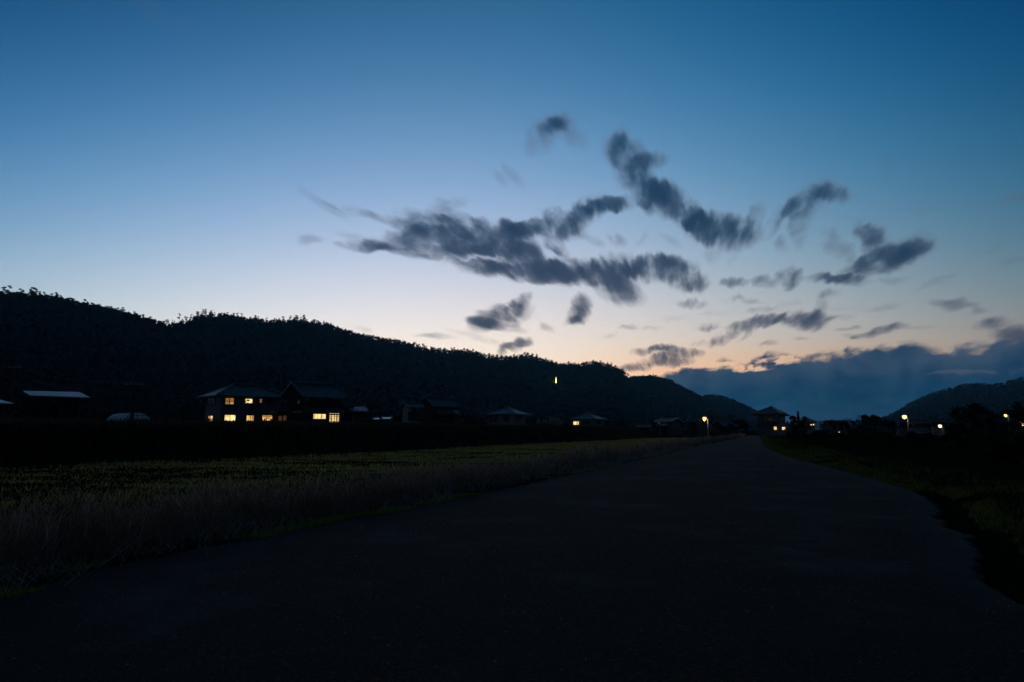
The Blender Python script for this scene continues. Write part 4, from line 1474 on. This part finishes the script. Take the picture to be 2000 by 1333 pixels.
for (px, pt, hw, Yd, lb) in ((1600, 838, 22, 62, 'dark bramble mound under the house with porch lights'), (1660, 834, 30, 55, 'dark bramble mound below the long low house'),
                             (1730, 838, 28, 46, 'dark bramble mound below the round bush'), (1800, 840, 34, 40, 'dark bramble mound below the red building'),
                             (1870, 838, 34, 36, 'dark bramble mound below the warehouse'), (1935, 842, 36, 30, 'dark bramble mound below the big round tree'),
                             (1990, 850, 44, 24, 'dark bramble mound at the right edge'), (2060, 846, 60, 22, 'dark bramble mound just outside the right edge')):
    bush('bramble_bush', px, pt, 880, hw, Yd, lb, 'bush', 16, squash=.6, per=90, leaf=.09)


# pampas clumps on the bank
def pampas(px, Y, label, n=18, h=1.2):
    c = at(px, 830, Y)
    z = float(gz(c[0], c[1]))
    t = empty('pampas_grass', (c[0], c[1], z))
    st, pl = MB(), []
    for q in range(n):
        a = random.uniform(0, 6.28)
        ln = random.uniform(.15, .6)
        hh = h * random.uniform(.6, 1.1)
        b = np.array([random.uniform(-.3, .3), random.uniform(-.2, .2), 0])
        m_ = b + (math.cos(a) * ln * .4, math.sin(a) * ln * .4, hh * .6)
        e = b + (math.cos(a) * ln, math.sin(a) * ln, hh)
        st.tube([b, m_, e], [.012, .009, .005], 4)
        for s in np.linspace(.72, 1.06, 6):
            pl.append(b * (1 - s) + e * s + (0, 0, .03))
    st.build('stem', 'straw', t)
    v, f = leaf_cloud(np.array(pl), np.full(len(pl), .06), 6, .05, 1.4)
    link('plume', npmesh('plume', v, f, 'plume'), t)
    tag(t, label, 'grass')


pampas(1083, 91, 'palest clump of pampas grass on the bank top', 40, 1.25)
pampas(1070, 90, 'clump of pampas grass left of the palest one', 22, .95)
pampas(1056, 89, 'thin clump of pampas grass nearest the low bungalow', 16, 1.0)
pampas(1094, 92, 'low clump of pampas grass right of the palest one', 16, .8)


# ------------------------------------------------------------------ grass
def blades(name, x, y, h, w, lean, m, label, z=None, kind='stuff', cat='grass'):
    n = len(x)
    z = gz(x, y) if z is None else z
    a = rng.uniform(0, 2 * math.pi, n)
    fa = rng.uniform(0, 2 * math.pi, n)
    dx_, dy_ = np.cos(a) * lean * h, np.sin(a) * lean * h
    wx, wy = np.cos(fa) * w / 2, np.sin(fa) * w / 2
    b = np.stack([x, y, z - .02], -1)
    m1 = b + np.stack([dx_ * .35, dy_ * .35, h * .6], -1)
    tp = b + np.stack([dx_, dy_, h * np.clip(1 - lean * .35, .15, 1)], -1)
    ww = np.stack([wx, wy, np.zeros(n)], -1)
    v = np.stack([b - ww, b + ww, m1 + ww * .75, m1 - ww * .75, tp + ww * .15, tp - ww * .15], 1).reshape(-1, 3)
    o_ = np.arange(n)[:, None] * 6
    f = np.concatenate([o_ + np.array([0, 1, 2, 3]), o_ + np.array([3, 2, 4, 5])])
    ob = link(name, npmesh(name, v, f, m))
    return tag(ob, label, cat, kind=kind)


def spread_y(n, y0, y1, pw=1.0):
    """denser near the viewer"""
    u = rng.random(n)
    return y0 * (y1 / y0) ** (u ** pw)


# dry verge along the left of the road
n = 95000
y = spread_y(n, 3.0, 150, 1.0)
d = 0.3 + rng.beta(1.6, 1.5, n) * np.interp(y, [3, 10, 30, 150], [2.1, 2.2, 2.6, 4.0])
x = xl(y) - d
clump = 0.5 + 0.5 * vnoise(x, y, 0.9, 2)
clump = np.clip(clump + .35 * vnoise(x, y, 2.6, 13), 0, 1.15) ** 1.5
h = (0.16 + 0.55 * rng.random(n) ** 1.3) * (0.35 + 0.95 * clump) * np.interp(d, [0, .35, 1.0, 2.4], [.3, .75, 1.05, .8])
wd = np.clip(y * 0.00075, .004, .06) * rng.uniform(.6, 1.3, n)
blades('verge_grass', x, y, h, wd, rng.uniform(.15, 1.5, n), 'dry', 'tall dry purplish grass strip along the left of the road')
n = 60000
y = spread_y(n, 3.0, 120)
d = 0.15 + rng.beta(1.5, 1.4, n) * np.interp(y, [3, 10, 30, 150], [2.0, 2.1, 2.5, 3.8])
x = xl(y) - d
cl = 0.5 + 0.5 * vnoise(x, y, 1.3, 6)
zz = gz(x, y) + rng.random(n) ** 1.5 * (0.12 + 0.40 * cl) * np.interp(d, [.15, .8], [.3, 1])
blades('dry_weeds', x, y, rng.uniform(.08, .3, n), np.clip(y * .0007, .004, .05) * rng.uniform(.6, 1.4, n), rng.uniform(1.0, 2.7, n), 'dry', 'brown tangle of bent dry weeds in the left verge', z=zz)
# long straws sticking out
n = 1300
y = spread_y(n, 4.0, 70)
d = rng.uniform(.15, 2.3, n)
blades('straw', xl(y) - d, y, rng.uniform(.45, .95, n), np.clip(y * .0006, .005, .03), rng.uniform(.1, 1.5, n), 'straw', 'long pale straws leaning out of the dry left verge')
# straw litter at the road edge
n = 900
y = spread_y(n, 4.2, 40)
blades('straw', xl(y) - rng.normal(.05, .12, n), y, rng.uniform(.12, .4, n), np.clip(y * .0006, .004, .02), rng.uniform(2.0, 2.6, n), 'straw',
       'pale straw litter lying along the left road edge', z=np.full(n, .03))
# moss and short green grass at both edges
n = 26000
y = spread_y(n, 4.0, 60)
d = rng.beta(1.2, 2.2, n) * .55
x = xl(y) - d + .12
k_ = vnoise(x * .3, y, 0.7, 11) + .35 * vnoise(x, y, 2.1, 4) > .08
x, y = x[k_], y[k_]
zm = np.maximum(gz(x, y), .012)
blades('moss', x, y, rng.uniform(.02, .07, len(x)), np.clip(y * .0012, .008, .05), rng.uniform(.3, 1.4, len(x)), 'moss', 'low green moss and grass hugging the left road edge', z=zm)
n = 80000
y = spread_y(n, 5.0, 130)
d = rng.beta(1.1, 1.8, n) * np.interp(y, [7, 20, 130], [2.4, 3.0, 6])
x = xr(y) + d - .05
k_ = (vnoise(x, y, 0.9, 21) > -.55) & ((y > 13) | (d > .45))
x, y, d = x[k_], y[k_], d[k_]
blades('moss', x, y, (.03 + .10 * rng.random(len(x))) * np.interp(d, [0, 1.5, 4], [.7, 1.4, 2.2]), np.clip(y * .0009, .008, .06), rng.uniform(.1, .9, len(x)), 'weed',
       'short green grass along the right road edge')
# field of old rice stubble and regrowth
n = 240000
y = spread_y(n, 5, 125, .85)
lo_, hi_ = xb(y) + .2, xl(y) - 1.7
x = lo_ + (hi_ - lo_) * rng.random(n)
k_ = (hi_ > lo_) & (x / y > -1.0)
k_ &= rng.random(n) < np.interp(vnoise(x, y, .33, 31) + .5 * vnoise(x, y, 1.2, 7), [-.7, -.1, .5], [.12, .6, 1]) * np.interp(x / y, [-.75, -.35, -.1], [.5, .85, 1])
x, y = x[k_], y[k_]
tall = (0.65 + 0.5 * vnoise(x, y, 0.22, 5)) * (0.75 + 0.5 * vnoise(x, y, 0.9, 9))
tall = np.maximum(tall, .25)
blades('field_grass', x, y, (.12 + .22 * rng.random(len(x))) * tall, np.clip(y * .0010, .008, .07), rng.uniform(.25, 1.3, len(x)), 'stub', 'olive green field of rice stubble left of the dry verge')
# bank between the field and the houses
n = 90000
y = rng.uniform(4, 165, n) ** 1.0
y = 12 + (y - 4) * .95
s = rng.beta(1.5, 1.2, n) * 6.5 - .3
x = xb(y) - s / .84
k_ = (x / y > -1.05)
x, y, s = x[k_], y[k_], s[k_]
blades('bank_grass', x, y, (.15 + .28 * rng.random(len(x))) * np.interp(s, [0, 3, 4.5, 6], [.8, 1, 1.1, .7]), np.clip(y * .0011, .02, .11), rng.uniform(.1, .8, len(x)), 'bankg', 'rough dark grass covering the bank in front of the houses')
# rough weeds on the right
n = 100000
y = spread_y(n, 5.0, 120)
d = .8 + rng.random(n) ** 1.2 * np.interp(y, [5, 20, 120], [9, 22, 60])
x = xr(y) + d
k_ = (x / y < 1.1)
x, y, d = x[k_], y[k_], d[k_]
cl = .5 + .5 * vnoise(x, y, .45, 17)
blades('rough_weeds', x, y, (.12 + .5 * rng.random(len(x))) * (.3 + cl) * np.interp(d, [.8, 4, 8], [.35, 1.0, 1.5]), np.clip(y * .0012, .012, .1), rng.uniform(.1, .9, len(x)), 'bush', 'tangled dark weeds right of the road')

# loose grit on the asphalt
n = 900
y = spread_y(n, 2.6, 16)
x = xl(y) + rng.random(n) * (xr(y) - xl(y))
s = rng.uniform(.0025, .007, n) * np.interp(y, [2.6, 16], [.8, 1.7])
oc = np.array([(1, 0, 0), (-1, 0, 0), (0, 1, 0), (0, -1, 0), (0, 0, 1), (0, 0, -1)], float)
of = np.array([(0, 2, 4), (2, 1, 4), (1, 3, 4), (3, 0, 4), (2, 0, 5), (1, 2, 5), (3, 1, 5), (0, 3, 5)])
an = rng.uniform(0, 6.28, n)
st_ = np.stack([s * rng.uniform(.8, 1.5, n), s * rng.uniform(.7, 1.2, n), s * rng.uniform(.5, .8, n)], -1)
v = oc[None] * st_[:, None, :]
vx = v[..., 0] * np.cos(an)[:, None] - v[..., 1] * np.sin(an)[:, None]
vy = v[..., 0] * np.sin(an)[:, None] + v[..., 1] * np.cos(an)[:, None]
v = np.stack([vx + x[:, None], vy + y[:, None], v[..., 2] + .013 + s[:, None] * .3], -1).reshape(-1, 3)
f = (of[None] + (np.arange(n) * 6)[:, None, None]).reshape(-1, 3)
tag(link('grit', npmesh('grit', v, f, 'stone')), 'loose pale grit scattered over the dark asphalt', 'gravel', kind='stuff')

# ------------------------------------------------------------------ thin evening haze
hm = bpy.data.materials.new('haze')
hm.use_nodes = True
ht = hm.node_tree
ht.nodes.clear()
hv = ht.nodes.new('ShaderNodeVolumePrincipled')
hv.inputs['Color'].default_value = (0.28, 0.72, 1.0, 1)
hv.inputs['Density'].default_value = 9e-5
hv.inputs['Anisotropy'].default_value = 0.65
ho = ht.nodes.new('ShaderNodeOutputMaterial')
ht.links.new(hv.outputs[0], ho.inputs['Volume'])
MT['haze'] = hm
hz_ = MB().box((-7000, -3000, -3.0), (7000, 9500, 190)).build('haze', 'haze')
tag(hz_, 'thin blue evening haze over the whole valley', 'haze', kind='stuff')
